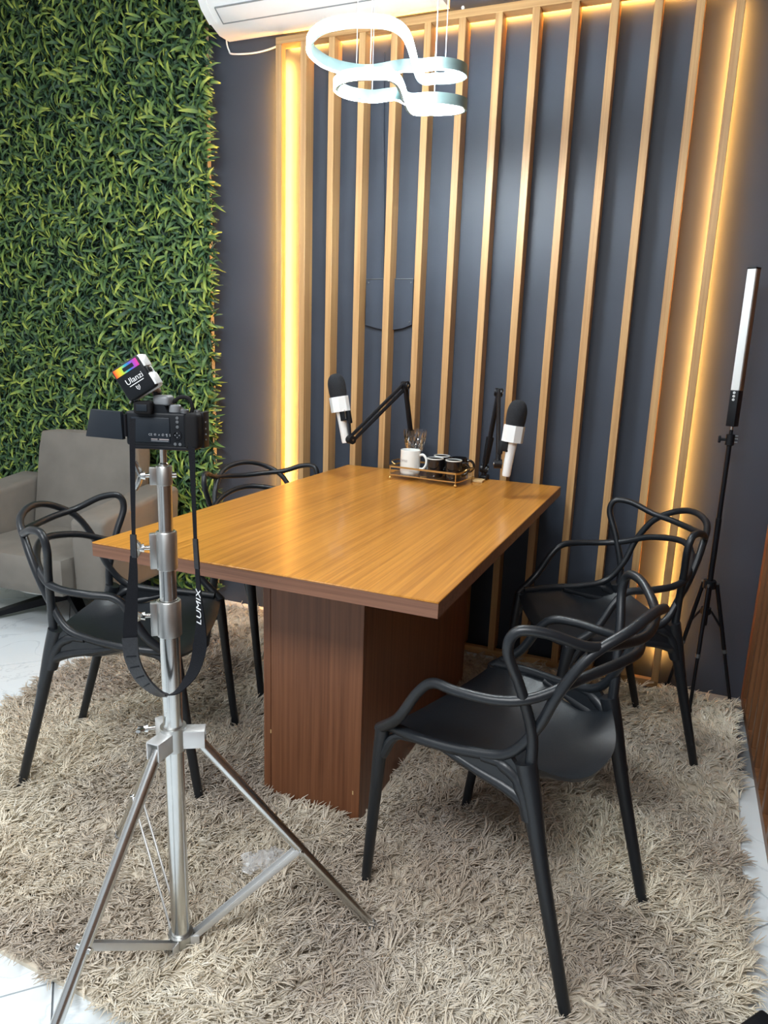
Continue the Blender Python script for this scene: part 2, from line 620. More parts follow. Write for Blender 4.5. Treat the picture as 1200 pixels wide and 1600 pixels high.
# painted cover plate behind the slats
cv = thing('cover_plate', 'dark grey wall plate with curved bottom, behind the slats', 'cover', (0, 0, 0))
poly = [(-1.165, 1.588), (-1.165, 1.400)] + [(-1.165+0.215*t, 1.400-0.020*math.sin(math.pi*t)) for t in (0.2, 0.4, 0.6, 0.8)] + [(-0.950, 1.404), (-0.950, 1.588)]
G().prism(poly, (0, -0.015, 0), (0, -0.0005, 0), (1, 0, 0), (0, 0, 1)).build('plate', M['wall_dark'], cv, smooth=False)
G().box((-1.0575, -0.0105, 1.5895), (0.215, 0.016, 0.003), 0.001).build('top_lip', M['grey_metal'], cv)
G().tube(catmull([(-1.118, -0.004, 2.46), (-1.112, -0.004, 2.2), (-1.098, -0.004, 1.9), (-1.092, -0.004, 1.592)], 6), 0.004, 6).build('wire', M['wall_dark'], cv)
for x, z in ((-1.155, 1.575), (-0.96, 1.575), (-0.96, 1.415)):
    G().lathe([(0.0001, 0), (0.004, 0), (0.003, 0.002), (0, 0.0025)], (x, -0.0155, z), 8, Matrix.Rotation(math.pi/2, 3, 'X')).build('screw', M['grey_metal'], cv)

# ------------------------------------------------------------------ artificial hedge panel
hd = thing('hedge_panel', 'tall artificial green hedge panel behind the grey armchair', 'hedge', (0, 0, 0))
HX0, HX1, HZ0, HZ1 = -3.55, -1.965, 0.05, 2.93
G().box(((HX0+HX1)/2, -0.018, (HZ0+HZ1)/2), (HX1-HX0, 0.034, HZ1-HZ0)).build('backing', M['backing'], hd, smooth=False)
G().box((HX1+0.002, -0.016, (HZ0+HZ1)/2), (0.004, 0.026, HZ1-HZ0), 0.002).build('edge_strip', M['backing_edge'], hd, smooth=False)


def blade_template(curl, twist, width, seg=4):
    """unit-length pointed leaf that starts at the origin, leaves along +z (out) and bends towards +x"""
    vs, prof = [], [0.42, 1.0, 0.92, 0.6, 0.0]
    p = np.array([0.0, 0.0, 0.0])
    a = 0.35
    for i in range(seg+1):
        w = width*prof[i]*0.5
        tw = twist*i/seg
        side = np.array([0, math.cos(tw), math.sin(tw)])
        nrm = np.array([-math.cos(a), 0, math.sin(a)])*0.25*w
        vs += [p - side*w + nrm, p.copy(), p + side*w + nrm]
        a += curl/seg
        p = p + np.array([math.sin(a), 0, math.cos(a)])/seg
    fs = []
    for i in range(seg):
        b = i*3
        fs += [(b, b+1, b+4, b+3), (b+1, b+2, b+5, b+4)]
    return np.array(vs), np.array(fs)


TPL = [blade_template(c, t, w) for c, t, w in ((1.7, 0.5, 0.15), (2.4, -0.6, 0.13), (3.2, 0.7, 0.125), (1.3, -0.3, 0.16), (2.1, 0.9, 0.12), (2.8, -0.9, 0.14))]


def mesh_from_np(name, V, Fq, tone=None):
    me = bpy.data.meshes.new(name)
    nv, nf = len(V), len(Fq)
    me.vertices.add(nv)
    me.vertices.foreach_set('co', V.astype(np.float32).ravel())
    k = Fq.shape[1]
    me.loops.add(nf*k)
    me.loops.foreach_set('vertex_index', Fq.astype(np.int32).ravel())
    me.polygons.add(nf)
    me.polygons.foreach_set('loop_start', np.arange(0, nf*k, k, dtype=np.int32))
    me.polygons.foreach_set('use_smooth', np.ones(nf, dtype=bool))
    if tone is not None:
        at = me.attributes.new('tone', 'FLOAT', 'POINT')
        at.data.foreach_set('value', tone.astype(np.float32))
    me.update()
    return me


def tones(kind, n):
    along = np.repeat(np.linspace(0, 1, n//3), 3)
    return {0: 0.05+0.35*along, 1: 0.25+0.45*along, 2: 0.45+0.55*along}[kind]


NL = 21000
px = np.concatenate([rng.uniform(HX0+0.01, HX1+0.01, NL-900), rng.normal(HX1+0.006, 0.012, 900)]); pz = rng.uniform(HZ0+0.02, HZ1-0.02, NL)
pd = rng.uniform(0.0, 0.035, NL)
LV, LF, LT = [], [], []
off = 0
for i in range(NL):
    V, Fq = TPL[rng.integers(6)]
    r = rng.random()
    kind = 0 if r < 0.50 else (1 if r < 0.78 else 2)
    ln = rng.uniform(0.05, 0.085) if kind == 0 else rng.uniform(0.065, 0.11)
    ang = rng.uniform(0, 2*math.pi) if rng.random() < 0.55 else rng.normal(-1.2, 0.9)
    ca, sa = math.cos(ang), math.sin(ang)
    X = V[:, 0]*ln; Y = V[:, 1]*ln; Z = V[:, 2]*ln
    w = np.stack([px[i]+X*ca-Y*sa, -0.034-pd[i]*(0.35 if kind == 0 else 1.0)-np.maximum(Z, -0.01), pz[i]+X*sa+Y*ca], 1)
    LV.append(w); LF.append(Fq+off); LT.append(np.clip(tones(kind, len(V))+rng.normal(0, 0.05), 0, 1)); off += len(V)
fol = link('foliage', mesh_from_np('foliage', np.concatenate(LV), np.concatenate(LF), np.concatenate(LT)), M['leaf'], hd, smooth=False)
fol['kind'] = 'stuff'
leaf_me = []
for ti, (V, Fq) in enumerate(TPL):
    for kind in (1, 2):
        leaf_me.append(mesh_from_np('leaf', V, Fq, tones(kind, len(V))))
        leaf_me[-1].materials.append(M['leaf'])
for i in range(300):
    o = bpy.data.objects.new('leaf', leaf_me[int(rng.integers(len(leaf_me)))])
    COL.objects.link(o)
    o.parent = hd
    edge = i < 95
    x = rng.uniform(HX1-0.04, HX1+0.022) if edge else rng.uniform(-2.95, HX1)
    z = rng.uniform(0.15, 2.6) if edge else rng.uniform(0.85, 2.7)
    a = rng.uniform(0, 2*math.pi)
    s = rng.uniform(0.075, 0.115)
    out = Vector((0, -1, 0))
    xx = Vector((math.cos(a), 0, math.sin(a)))
    mt = axes(xx, out.cross(xx), out).to_4x4() @ Matrix.Scale(s, 4)
    mt.translation = Vector((x, -0.05-rng.uniform(0, 0.025), z))
    o.matrix_local = mt

# ------------------------------------------------------------------ air conditioner
ac = thing('air_conditioner', 'white split air conditioner high on the wall above slats', 'air conditioner', (0, 0, 0))
AX0, AX1 = -1.855, -0.852
prof = [(-0.001, 2.582), (-0.075, 2.578), (-0.135, 2.598), (-0.190, 2.632), (-0.222, 2.675), (-0.228, 2.74), (-0.222, 2.845), (-0.20, 2.875), (-0.001, 2.875)]
G().prism(prof, (AX1-AX0, 0, 0), (AX0, 0, 0), (0, 1, 0), (0, 0, 1)).build('body', M['ac'], ac)
G().prism([(p[0]*1.02-0.002, (p[1]-2.73)*1.02+2.73) for p in prof[2:-1]] + [(-0.16, 2.86), (-0.14, 2.62)], (0.035, 0, 0), (AX0-0.004, 0, 0), (0, 1, 0), (0, 0, 1)).build('end_cap', M['ac'], ac)
lo_n = Vector((0, -0.034, -0.055)).normalized()
lx = Vector((1, 0, 0)); lu = Vector((0, -0.055, 0.034)).normalized()
rotl = axes(lx, lu, lx.cross(lu))
c0 = Vector(((AX0+AX1)/2, -0.1625, 2.613))
G().box(c0 + lx.cross(lu)*-0.001, (AX1-AX0-0.13, 0.062, 0.008), 0.001, rotl).build('louver', M['ac'], ac)
for s in (-1, 1):
    G().box(c0 + lu*(0.034*s) + lx.cross(lu)*-0.001, (AX1-AX0-0.12, 0.004, 0.0075), 0, rotl).build('louver_gap', M['ac_dark'], ac, smooth=False)
for s in (-1, 1):
    G().box(c0 + lx*((AX1-AX0)/2-0.06)*s + lx.cross(lu)*-0.001, (0.002, 0.068, 0.0072), 0, rotl).build('panel_joint', M['ac_dark'], ac, smooth=False)
G().box(c0 + lx*(-0.395) + lu*0.022 + lx.cross(lu)*-0.003, (0.045, 0.003, 0.008), 0, rotl).build('status_slot', M['ac_dark'], ac, smooth=False)
G().tube(catmull([(-1.83, -0.06, 2.59), (-1.862, -0.012, 2.575), (-1.852, -0.010, 2.545), (-1.835, -0.010, 2.530), (-1.74, -0.010, 2.522), (-1.66, -0.010, 2.526), (-1.58, -0.012, 2.540)], 6), 0.0035, 6).build('power_cord', M['white_plastic'], ac)

# ------------------------------------------------------------------ pendant lamp: two figure-eight LED ribbons
pn = thing('pendant_lamp', 'hanging white LED lamp of glowing figure-eight ribbons above the table', 'pendant lamp', (-0.75, -0.85, 2.95))
PB = Vector((-0.75, -0.85, 2.95))
cam_xy = Vector((0.1355, -2.9348, 0))


def polar(u, dist, z):
    """bearing (tan of angle right of the camera heading) and horizontal distance -> room point, local to the lamp"""
    h = Vector((-math.sin(yaw), math.cos(yaw), 0)); s = Vector((math.cos(yaw), math.sin(yaw), 0))
    d = (h + s*u).normalized()
    p = cam_xy + d*dist
    p.z = z
    return p - PB


def fig8(cl, rl, cr, rr, z):
    # ellipse centres (bearing, dist), radii (across, depth)
    def e(c, r, a):
        h = Vector((-math.sin(yaw), math.cos(yaw), 0)); s = Vector((math.cos(yaw), math.sin(yaw), 0))
        return polar(c[0], c[1], z) + s*(r[0]*math.cos(a)) + h*(r[1]*math.sin(a))
    R_ = math.radians
    P = [e(cl, rl, R_(a)) for a in (180, 135, 90, 45)]         # left tip -> far side
    P += [e(cr, rr, R_(a)) for a in (-135, -90, -45, 0, 45, 90, 135)]   # near side -> right tip -> far side
    P += [e(cl, rl, R_(a)) for a in (-45, -90, -135)]
    return catmull(P, 8, True)


def ribbon_loop(path, h, th, off):
    """closed upright band; off shifts it to the left of travel"""
    k = len(path)
    v, f = [], []
    for i in range(k):
        t = (path[(i+1) % k]-path[i-1]); t.z = 0; t.normalize()
        lf = Vector((-t.y, t.x, 0))
        c = path[i] + lf*off
        for du, dz in ((-th/2, -h/2), (th/2, -h/2), (th/2, h/2), (-th/2, h/2)):
            v.append(c + lf*du + Vector((0, 0, dz)))
    for i in range(k):
        a, b = i*4, ((i+1) % k)*4
        for j in range(4):
            f.append((a+j, a+(j+1) % 4, b+(j+1) % 4, b+j))
    return v, f


def tb(u):
    return (u-600)/(F_PX*1.02)


rings = [((tb(549), 2.21), (0.150, 0.165), (tb(657), 2.36), (0.080, 0.060), 2.112),
         ((tb(561), 2.22), (0.098, 0.085), (tb(651), 2.36), (0.098, 0.055), 2.022)]
for (cl, rl, cr, rr, z) in rings:
    path = fig8(cl, rl, cr, rr, z)
    v, f = ribbon_loop(path, 0.030, 0.010, 0.0)
    rb = G().raw(v, f).build('ribbon', M['pend_metal'], pn)
    v, f = ribbon_loop(path, 0.026, 0.004, 0.0065)
    G().raw([p+Vector((0, 0, -0.003)) for p in v], f).build('diffuser', M['pend'], rb)
    for k in ((14, 17, 38, 42) if z > 2.05 else (16, 40)):
        p = path[k % len(path)]
        G().cyl((p.x, p.y, p.z+0.01), (p.x, p.y, -0.03), 0.0011, n=5).build('cable', M['white_plastic'], pn)
G().lathe([(0.0, 0.0), (0.24, 0.0), (0.24, -0.03), (0.23, -0.035), (0.0, -0.035)], (0, 0, 0), 32).build('canopy', M['white_plastic'], pn)

# ------------------------------------------------------------------ shag rug
RX0, RX1, RY0, RY1 = -1.99, 0.470, -2.085, -0.085
rug = thing('shag_rug', 'large beige shag rug under the table and chairs', 'rug', (0, 0, 0))
rp = [(-1.90, RY1-0.02), (0.465, RY1-0.03), (0.408, -1.55), (0.375, RY0-0.02), (-1.05, RY0+0.03), (-1.80, RY0+0.06), (-1.93, -1.5), (-2.0, -0.9)]
G().prism(rp, (0, 0, 0.010), (0, 0, 0.0), (1, 0, 0), (0, 1, 0)).build('backing', M['rug_backing'], rug, smooth=False)
PT = Vector((-1.2113, -1.5957, 0.0))
TA = -0.0117
PXA, PXB, PYA, PYB = 0.349, 0.6557, 0.2565, 1.24


def in_poly(x, y, poly):
    ins = np.zeros(len(x), bool)
    n = len(poly)
    for i in range(n):
        x1, y1 = poly[i]; x2, y2 = poly[(i+1) % n]
        c = ((y1 > y) != (y2 > y)) & (x < (x2-x1)*(y-y1)/(y2-y1+1e-12)+x1)
        ins ^= c
    return ins


def lowfreq(x, y, seed, sc):
    r_ = np.random.default_rng(seed)
    s = np.zeros_like(x)
    for k in range(7):
        a, b = r_.normal(0, sc, 2)
        s += np.sin(a*x+b*y+r_.uniform(0, 6.28))
    return s/2.6


def make_pile(NLOCK, PER):
    x = rng.uniform(RX0-0.05, 0.5, NLOCK*3); y = rng.uniform(RY0-0.05, RY1, NLOCK*3)
    # more locks close to the viewer, where single ones can be told apart
    keep = rng.random(NLOCK*3) < np.clip(1.10-0.36*(y-RY0), 0.40, 1)
    keep &= in_poly(x, y, rp)
    x, y = x[keep][:NLOCK], y[keep][:NLOCK]
    k = len(x)
    # every lock is a few fibres that lean and curl together
    ang_l = lowfreq(x, y, 3, 5.0)*1.6 + lowfreq(x, y, 4, 16.0)*1.0 + rng.normal(0, 0.75, k)
    len_l = rng.uniform(0.036, 0.064, k)*(1+0.2*lowfreq(x, y, 5, 9.0)).clip(0.7, 1.35)
    lean_l = rng.normal(1.20, 0.18, k).clip(0.5, 1.45)
    curl_l = rng.normal(0, 1.15, k)
    tone_l = rng.normal(0.5, 0.20, k)+0.18*lowfreq(x, y, 9, 7.0)
    rep_ = lambda a: np.repeat(a, PER)
    x = rep_(x)+rng.normal(0, 0.0035, k*PER); y = rep_(y)+rng.normal(0, 0.0035, k*PER)
    n0 = k*PER
    ang = rep_(ang_l)+rng.normal(0, 0.16, n0)
    ln = rep_(len_l)*rng.uniform(0.85, 1.1, n0)
    lean = rep_(lean_l)+rng.normal(0, 0.10, n0)
    curl = rep_(curl_l)+rng.normal(0, 0.25, n0)
    tn = rep_(tone_l)+rng.normal(0, 0.13, n0)
    ca, sa = math.cos(-TA), math.sin(-TA)
    lx_ = (x-PT.x)*ca-(y-PT.y)*sa; ly_ = (x-PT.x)*sa+(y-PT.y)*ca
    kp = ~((lx_ > PXA-0.006) & (lx_ < PXB+0.006) & (ly_ > PYA-0.006) & (ly_ < PYB+0.006))
    x, y, ang, ln, lean, curl, tn = [a[kp] for a in (x, y, ang, ln, lean, curl, tn)]
    n = len(x)
    rad = rng.uniform(0.0011, 0.0020, n)
    S = 4
    P = np.zeros((n, S, 3))
    P[:, 0] = np.stack([x, y, np.full(n, 0.008)], 1)
    for q_ in range(1, S):
        th = 0.25+(lean-0.25)*q_/(S-1)*1.25
        a = ang+curl*q_/(S-1)
        st_ = ln/(S-1)
        P[:, q_] = P[:, q_-1]+np.stack([np.sin(th)*np.cos(a)*st_, np.sin(th)*np.sin(a)*st_, np.cos(th)*st_], 1)
    P[:, :, 2] = np.maximum(P[:, :, 2], 0.012)
    P[:, :, 0] = np.minimum(P[:, :, 0], 0.485)          # the pile bends back where it meets the screens
    P[:, :, 1] = np.minimum(P[:, :, 1], -0.078)
    prof = np.array([0.9, 1.15, 1.1, 0.4])
    V = np.zeros((n, S, 3, 3))
    d = P[:, -1]-P[:, 0]; d /= np.linalg.norm(d, axis=1)[:, None]
    s1 = np.stack([-d[:, 1], d[:, 0], np.zeros(n)], 1); s1 /= np.linalg.norm(s1, axis=1)[:, None]+1e-9
    s2 = np.cross(d, s1)
    for j in range(3):
        q = 2*math.pi*j/3+0.5
        o_ = (s1*math.cos(q)+s2*math.sin(q))*rad[:, None]
        V[:, :, j, :] = P+o_[:, None, :]*prof[None, :, None]
    V = V.reshape(-1, 3)
    base = np.arange(n)[:, None]*(S*3)
    q = []
    for s in range(S-1):
        for j in range(3):
            q.append([s*3+j, s*3+(j+1) % 3, (s+1)*3+(j+1) % 3, (s+1)*3+j])
    q = np.array(q)
    Fq = (base[:, None, :]+q[None]).reshape(-1, 4)
    return V, Fq, np.repeat(np.clip(tn, 0, 1), S*3)


V, Fq, tone = make_pile(27000, 4)
pile = link('pile', mesh_from_np('pile', V, Fq, tone), M['pile'], rug, smooth=False)
pile['kind'] = 'stuff'

# ------------------------------------------------------------------ table
HT, TH = 0.792, 0.0371
TW, TL = 0.9371, 1.4967
tb_ = thing('wooden_table', 'rectangular golden wood table on a boxy shaded-brown pedestal', 'table', PT, TA)
G().box((TW/2, TL/2, HT-0.002), (TW, TL, 0.004), 0.0012, seg=1).build('top_surface', M['table_top'], tb_)
G().box((TW/2, TL/2, HT-0.004-(TH-0.004)/2), (TW-0.0006, TL-0.0006, TH-0.004), 0.0008, seg=1).build('edge_band', M['table_edge'], tb_)
pz0, pz1 = 0.012, HT-TH
G().box(((PXA+PXB)/2+0.012, PYA+0.009, (pz0+pz1)/2), (PXB-PXA-0.024, 0.018, pz1-pz0), 0.001, seg=1).build('front_panel', M['pedestal'], tb_)
G().box((PXA+0.0115, (PYA+PYB)/2, (pz0+pz1)/2), (0.023, PYB-PYA, pz1-pz0), 0.001, seg=1).build('side_panel', M['pedestal'], tb_)
G().box((PXB-0.009, (PYA+PYB)/2+0.009, (pz0+pz1)/2), (0.018, PYB-PYA-0.018, pz1-pz0), 0.001, seg=1).build('side_panel', M['pedestal'], tb_)
G().box(((PXA+PXB)/2, PYB-0.009, (pz0+pz1)/2), (PXB-PXA-0.042, 0.018, pz1-pz0), 0.001, seg=1).build('back_panel', M['pedestal'], tb_)
for x, z in ((PXA+0.0235, 0.22), (PXB-0.020, 0.10)):
    G().box((x, PYA-0.0002, z), (0.003, 0.001, 0.011)).build('chip', M['pale_wood'], tb_, smooth=False)

# ------------------------------------------------------------------ chairs
LOOP_T = [(0.225, 0.200, 0.478), (0.231, 0.098, 0.486), (0.214, -0.01, 0.497), (0.200, -0.093, 0.522), (0.184, -0.143, 0.592), (0.180, -0.178, 0.676), (0.150, -0.218, 0.754), (0.088, -0.262, 0.799), (0.0, -0.273, 0.816)]
LOOP_S = [(0.190, -0.135, 0.455), (0.188, -0.138, 0.52), (0.194, -0.136, 0.587), (0.225, -0.121, 0.684), (0.253, -0.105, 0.76), (0.248, -0.119, 0.802), (0.216, -0.164, 0.802), (0.158, -0.216, 0.776), (0.082, -0.248, 0.768), (0.0, -0.261, 0.763)]
LOOP_A = [(0.230, 0.222, 0.462), (0.252, 0.150, 0.525), (0.252, 0.102, 0.601), (0.252, 0.063, 0.637), (0.258, 0.0, 0.644), (0.240, -0.084, 0.649), (0.204, -0.143, 0.663), (0.125, -0.204, 0.700), (0.0, -0.245, 0.718)]


def mirror_path(H):
    H = [Vector(p) for p in H]
    return H + [Vector((-p.x, p.y, p.z)) for p in H[:-1][::-1]]


def make_chair(label, group, name='masters'):
    t = thing('dining_chair', label, 'chair', (0, 0, 0), 0, group)
    for nm, H, r in (('seat_rail', LOOP_T, 0.0106), ('back_frame', LOOP_S, 0.0104), ('arm_rail', LOOP_A, 0.0106)):
        path = catmull(mirror_path(H), 8)
        k = len(path)
        rad = [r*(1.0+0.25*(abs(2*i/(k-1)-1)**4)) for i in range(k)]
        G().tube(path, rad, 10).build(nm, M['chair'], t)
    # seat shell: grid between the side rails
    nu, nv = 24, 20
    vs, fs = [], []
    for j in range(nv+1):
        v = j/nv
        for i in range(nu+1):
            u = 2*i/nu-1
            yf = 0.238-0.018*u*u
            yr = -0.205+0.075*abs(u)**3
            y = yf+(yr-yf)*v
            hw = float(np.interp(y, [-0.21, -0.143, -0.093, -0.01, 0.06, 0.098, 0.24], [0.166, 0.184, 0.196, 0.206, 0.220, 0.227, 0.222]))
            x = hw*u
            zc = float(np.interp(y, [-0.21, -0.15, 0.0, 0.15, 0.215, 0.24], [0.452, 0.436, 0.420, 0.437, 0.446, 0.438]))
            ze = float(np.interp(y, [-0.21, -0.143, -0.105, -0.05, 0.0, 0.06, 0.2, 0.24], [0.512, 0.512, 0.470, 0.450, 0.456, 0.480, 0.476, 0.460]))
            z = zc+(ze-zc)*abs(u)**2.6
            vs.append((x, y, z))
    n0 = len(vs)
    vs += [(x*0.99, y*0.99, z-0.009) for x, y, z in vs]
    w = nu+1
    for j in range(nv):
        for i in range(nu):
            a = j*w+i
            fs.append((a, a+1, a+w+1, a+w))
            fs.append((n0+a, n0+a+w, n0+a+w+1, n0+a+1))
    ring = [i for i in range(w)] + [j*w+nu for j in range(1, nv+1)] + [nv*w+i for i in range(nu-1, -1, -1)] + [j*w for j in range(nv-1, 0, -1)]
    for a, b in zip(ring, ring[1:]+ring[:1]):
        fs.append((a, n0+a, n0+b, b))
    G().raw(vs, fs).build('seat', M['chair'], t)
    for s in (-1, 1):
        g = G()
        p = catmull([(0.228*s, 0.212, 0.470), (0.226*s, 0.222, 0.40), (0.222*s, 0.236, 0.27), (0.212*s, 0.266, 0.012)], 5)
        g.tube(p, list(np.linspace(0.0185, 0.0120, len(p))), 12)
        g.tube(catmull([(0.229*s, 0.110, 0.480), (0.228*s, 0.175, 0.460), (0.226*s, 0.212, 0.40)], 5), [0.009]*6+[0.011, 0.012, 0.012, 0.012, 0.012], 8)
        g.build('leg', M['chair'], t)
        g = G()
        p = catmull([(0.190*s, -0.128, 0.515), (0.192*s, -0.150, 0.44), (0.194*s, -0.185, 0.30), (0.196*s, -0.266, 0.012)], 5)
        g.tube(p, list(np.linspace(0.0225, 0.0125, len(p))), 12)
        g.tube(catmull([(0.219*s, 0.055, 0.482), (0.210*s, -0.03, 0.462), (0.199*s, -0.100, 0.446), (0.194*s, -0.146, 0.42), (0.194*s, -0.176, 0.34)], 5), [0.009]*5+list(np.linspace(0.011, 0.017, 11))+[0.0165]*5, 10)
        # solid gusset between rail and leg
        gp = [(0.055, 0.486), (0.0, 0.494), (-0.05, 0.505), (-0.10, 0.52), (-0.150, 0.47), (-0.172, 0.37), (-0.150, 0.400), (-0.130, 0.430), (-0.100, 0.446), (-0.03, 0.462)]
        gx = [float(np.interp(y_, [-0.172, -0.146, -0.10, -0.03, 0.055], [0.194, 0.194, 0.199, 0.210, 0.219])) for y_, z_ in gp]
        ng = len(gp)
        g.raw([((x_-0.006)*s, y_, z_) for x_, (y_, z_) in zip(gx, gp)] + [((x_+0.006)*s, y_, z_) for x_, (y_, z_) in zip(gx, gp)],
              [tuple(range(ng)), tuple(range(2*ng-1, ng-1, -1))] + [(i_, (i_+1) % ng, ng+(i_+1) % ng, ng+i_) for i_ in range(ng)])
        g.tube(catmull([(0.211*s, -0.04, 0.498), (0.203*s, -0.085, 0.495), (0.195*s, -0.125, 0.465), (0.193*s, -0.15, 0.40)], 5), [0.010]*5+[0.014]*5+[0.018]*6, 10)
        g.build('leg', M['chair'], t)
    return t


R = math.radians
cg = 'black chairs around the table'
ch = make_chair('black plastic chair nearest the camera, right of the table, back to viewer', cg)
ch.location = (-0.1198, -1.4399, 0); ch.rotation_euler.z = R(70.9)
for lab, loc, a in (('black plastic chair at right rear of the table, before amber slats', (-0.0106, -0.6110, 0), 120.2),
                    ('black plastic chair at front left of the table, behind the steel camera stand', (-1.3260, -1.3509, 0), -69.6),
                    ('black plastic chair at left rear of the table, mostly hidden by tabletop', (-1.2857, -0.5598, 0), -119.6)):
    c = copy_tree(ch)
    c['label'] = lab
    c.location = loc
    c.rotation_euler = (0, 0, R(a))

# ------------------------------------------------------------------ armchair
am = thing('armchair', 'grey velvet armchair with swivel base before the hedge panel', 'armchair', (-2.5415, -0.405, 0), R(4))


def cushion(c, s, bev, rot=None, puff=0.0):
    g = G()
    t = bmesh.new()
    bmesh.ops.create_cube(t, size=1.0)
    bmesh.ops.subdivide_edges(t, edges=t.edges, cuts=6, use_grid_fill=True)
    for v in t.verts:
        x, y, z = v.co*2
        k = (1-x**4)*(1-y**4)*(1-z**4)
        f = [(1-0.5*(y**8+z**8)*0.06), (1-0.5*(x**8+z**8)*0.06), (1-0.5*(x**8+y**8)*0.06)]
        v.co = Vector((x*f[0]/2, y*f[1]/2, z*f[2]/2))
        v.co = Vector((v.co.x*s[0], v.co.y*s[1], v.co.z*s[2]))
        if abs(z) > 0.99:
            v.co.z += math.copysign(puff*(1-x*x)*(1-y*y), z)
        if abs(y) > 0.99:
            v.co.y += math.copysign(puff*(1-x*x)*(1-z*z), y)
    mt = Matrix.Translation(c)
    if rot is not None:
        mt = mt @ rot.to_4x4()
    g._add(t, mt)
    return g


cushion((0, -0.10, 0.285), (0.595, 0.58, 0.17), 0.03, puff=0.014).build('seat_cushion', M['velvet'], am)
cushion((0, 0.165, 0.545), (0.590, 0.13, 0.60), 0.03, Matrix.Rotation(R(-10), 3, 'X'), 0.012).build('backrest', M['velvet'], am)
for s in (-1, 1):
    g = G()
    poly = [(-0.325, 0.20), (0.20, 0.20), (0.24, 0.60), (0.20, 0.615), (-0.285, 0.56), (-0.335, 0.54)]
    t = bmesh.new()
    n = len(poly)
    vs = [t.verts.new((s*0.300, p[0], p[1])) for p in poly] + [t.verts.new((s*0.470, p[0], p[1])) for p in poly]
    t.faces.new(vs[:n]); t.faces.new(vs[n:][::-1])
    for i in range(n):
        t.faces.new((vs[i], vs[i+n], vs[(i+1) % n+n], vs[(i+1) % n]))
    bmesh.ops.recalc_face_normals(t, faces=t.faces)
    bmesh.ops.bevel(t, geom=list(t.edges), offset=0.022, segments=3, profile=0.5, affect='EDGES')
    g._add(t)
    g.build('armrest', M['velvet'], am)
G().box((0, -0.02, 0.192), (0.52, 0.44, 0.026), 0.01).build('seat_base', M['black_plastic'], am)
G().lathe([(0.0, 0.05), (0.032, 0.05), (0.032, 0.12), (0.024, 0.125), (0.024, 0.178), (0.06, 0.181), (0.0, 0.183)], (0, -0.02, 0), 20).build('column', M['satin_steel'], am)
for k in range(4):
    a = R(45+90*k+8)
    d = Vector((math.cos(a), math.sin(a), 0))
    n_ = Vector((-d.y, d.x, 0))
    c = Vector((0, -0.02, 0))
    pts = []
    for rr, zz, hh, ww in ((0.015, 0.072, 0.05, 0.026), (0.36, 0.022, 0.02, 0.020)):
        for du, dz in ((-1, -0.5), (1, -0.5), (1, 0.5), (-1, 0.5)):
            pts.append(c + d*rr + n_*(ww*du) + Vector((0, 0, zz+hh*dz)))
    fc = [(0, 1, 2, 3), (7, 6, 5, 4)] + [(j, (j+1) % 4, (j+1) % 4+4, j+4) for j in range(4)]
    lg = G().raw(pts, fc).build('foot', M['black_metal'], am, smooth=False)
    G().lathe([(0, 0), (0.022, 0.0), (0.020, 0.011), (0, 0.012)], c + d*0.345, 12).build('glide', M['black_rubber'], lg)
G().tube(catmull([(0.25*math.cos(a)*1.0, -0.02+0.25*math.sin(a), 0.150) for a in np.linspace(0, 2*math.pi, 24, endpoint=False)], 2, True), 0.005, 6, closed=True).build('base_ring', M['satin_steel'], am)

# ------------------------------------------------------------------ steel camera stand
SX, SY = -0.73, -1.89
vd = Vector((-0.63793, 0.77009, 0)); vr = Vector((0.77009, 0.63793, 0))
st = thing('light_stand', 'chrome steel tripod stand with wing screws carrying the camera', 'tripod stand', (SX, SY, 0))
G().tube([(0, 0, 0.020), (0, 0, 0.81)], 0.0192, 24).build('base_tube', M['steel'], st)
G().tube([(0, 0, 0.80), (0, 0, 0.95)], 0.0160, 24).build('middle_tube', M['steel'], st)
G().tube([(0, 0, 0.90), (0, 0, 1.05)], 0.0133, 24).build('upper_tube', M['steel'], st)
G().lathe([(0.0068, 1.03), (0.0068, 1.065), (0.0085, 1.068), (0.0085, 1.078), (0.0062, 1.08), (0.0062, 1.105), (0, 1.105)], (0, 0, 0), 16).build('top_spigot', M['steel'], st)


def collar(z0, z1, r):
    c = G()
    c.lathe([(r-0.003, z0), (r, z0+0.002), (r, z1-0.002), (r-0.0015, z1), (r-0.006, z1)], (0, 0, 0), 28)
    ob = c.build('collar', M['satin_steel'], st)
    g = G()
    mid = (z0+z1)/2
    cc = -vr*(r+0.003) + Vector((0, 0, mid))
    g.box(cc, (0.016, 0.014, (z1-z0)*0.92), 0.002, axes(vr, vd, (0, 0, 1)))
    g.build('clamp_lug', M['satin_steel'], ob)
    return r


def wing(z, r, tilt, parent=None):
    p0 = -vr*(r+0.006)+Vector((0, 0, z))
    p1 = -vr*(r+0.020)+Vector((0, 0, z))
    p2 = -vr*(r+0.028)+Vector((0, 0, z))
    g = G()
    g.cyl(p0, p1, 0.0045, n=12).cyl(p1, p2, 0.009, 0.007, n=14)
    a = Vector((0, 0, 1))*math.cos(tilt) + vd*(-math.sin(tilt))
    for s in (-1, 1):
        g.tube([p2, p2+a*(0.014*s)-vr*0.004, p2+a*(0.028*s)-vr*0.010], [0.006, 0.0075, 0.005], 8, sy=0.6)
    g.build('wing_screw', M['steel'], st)


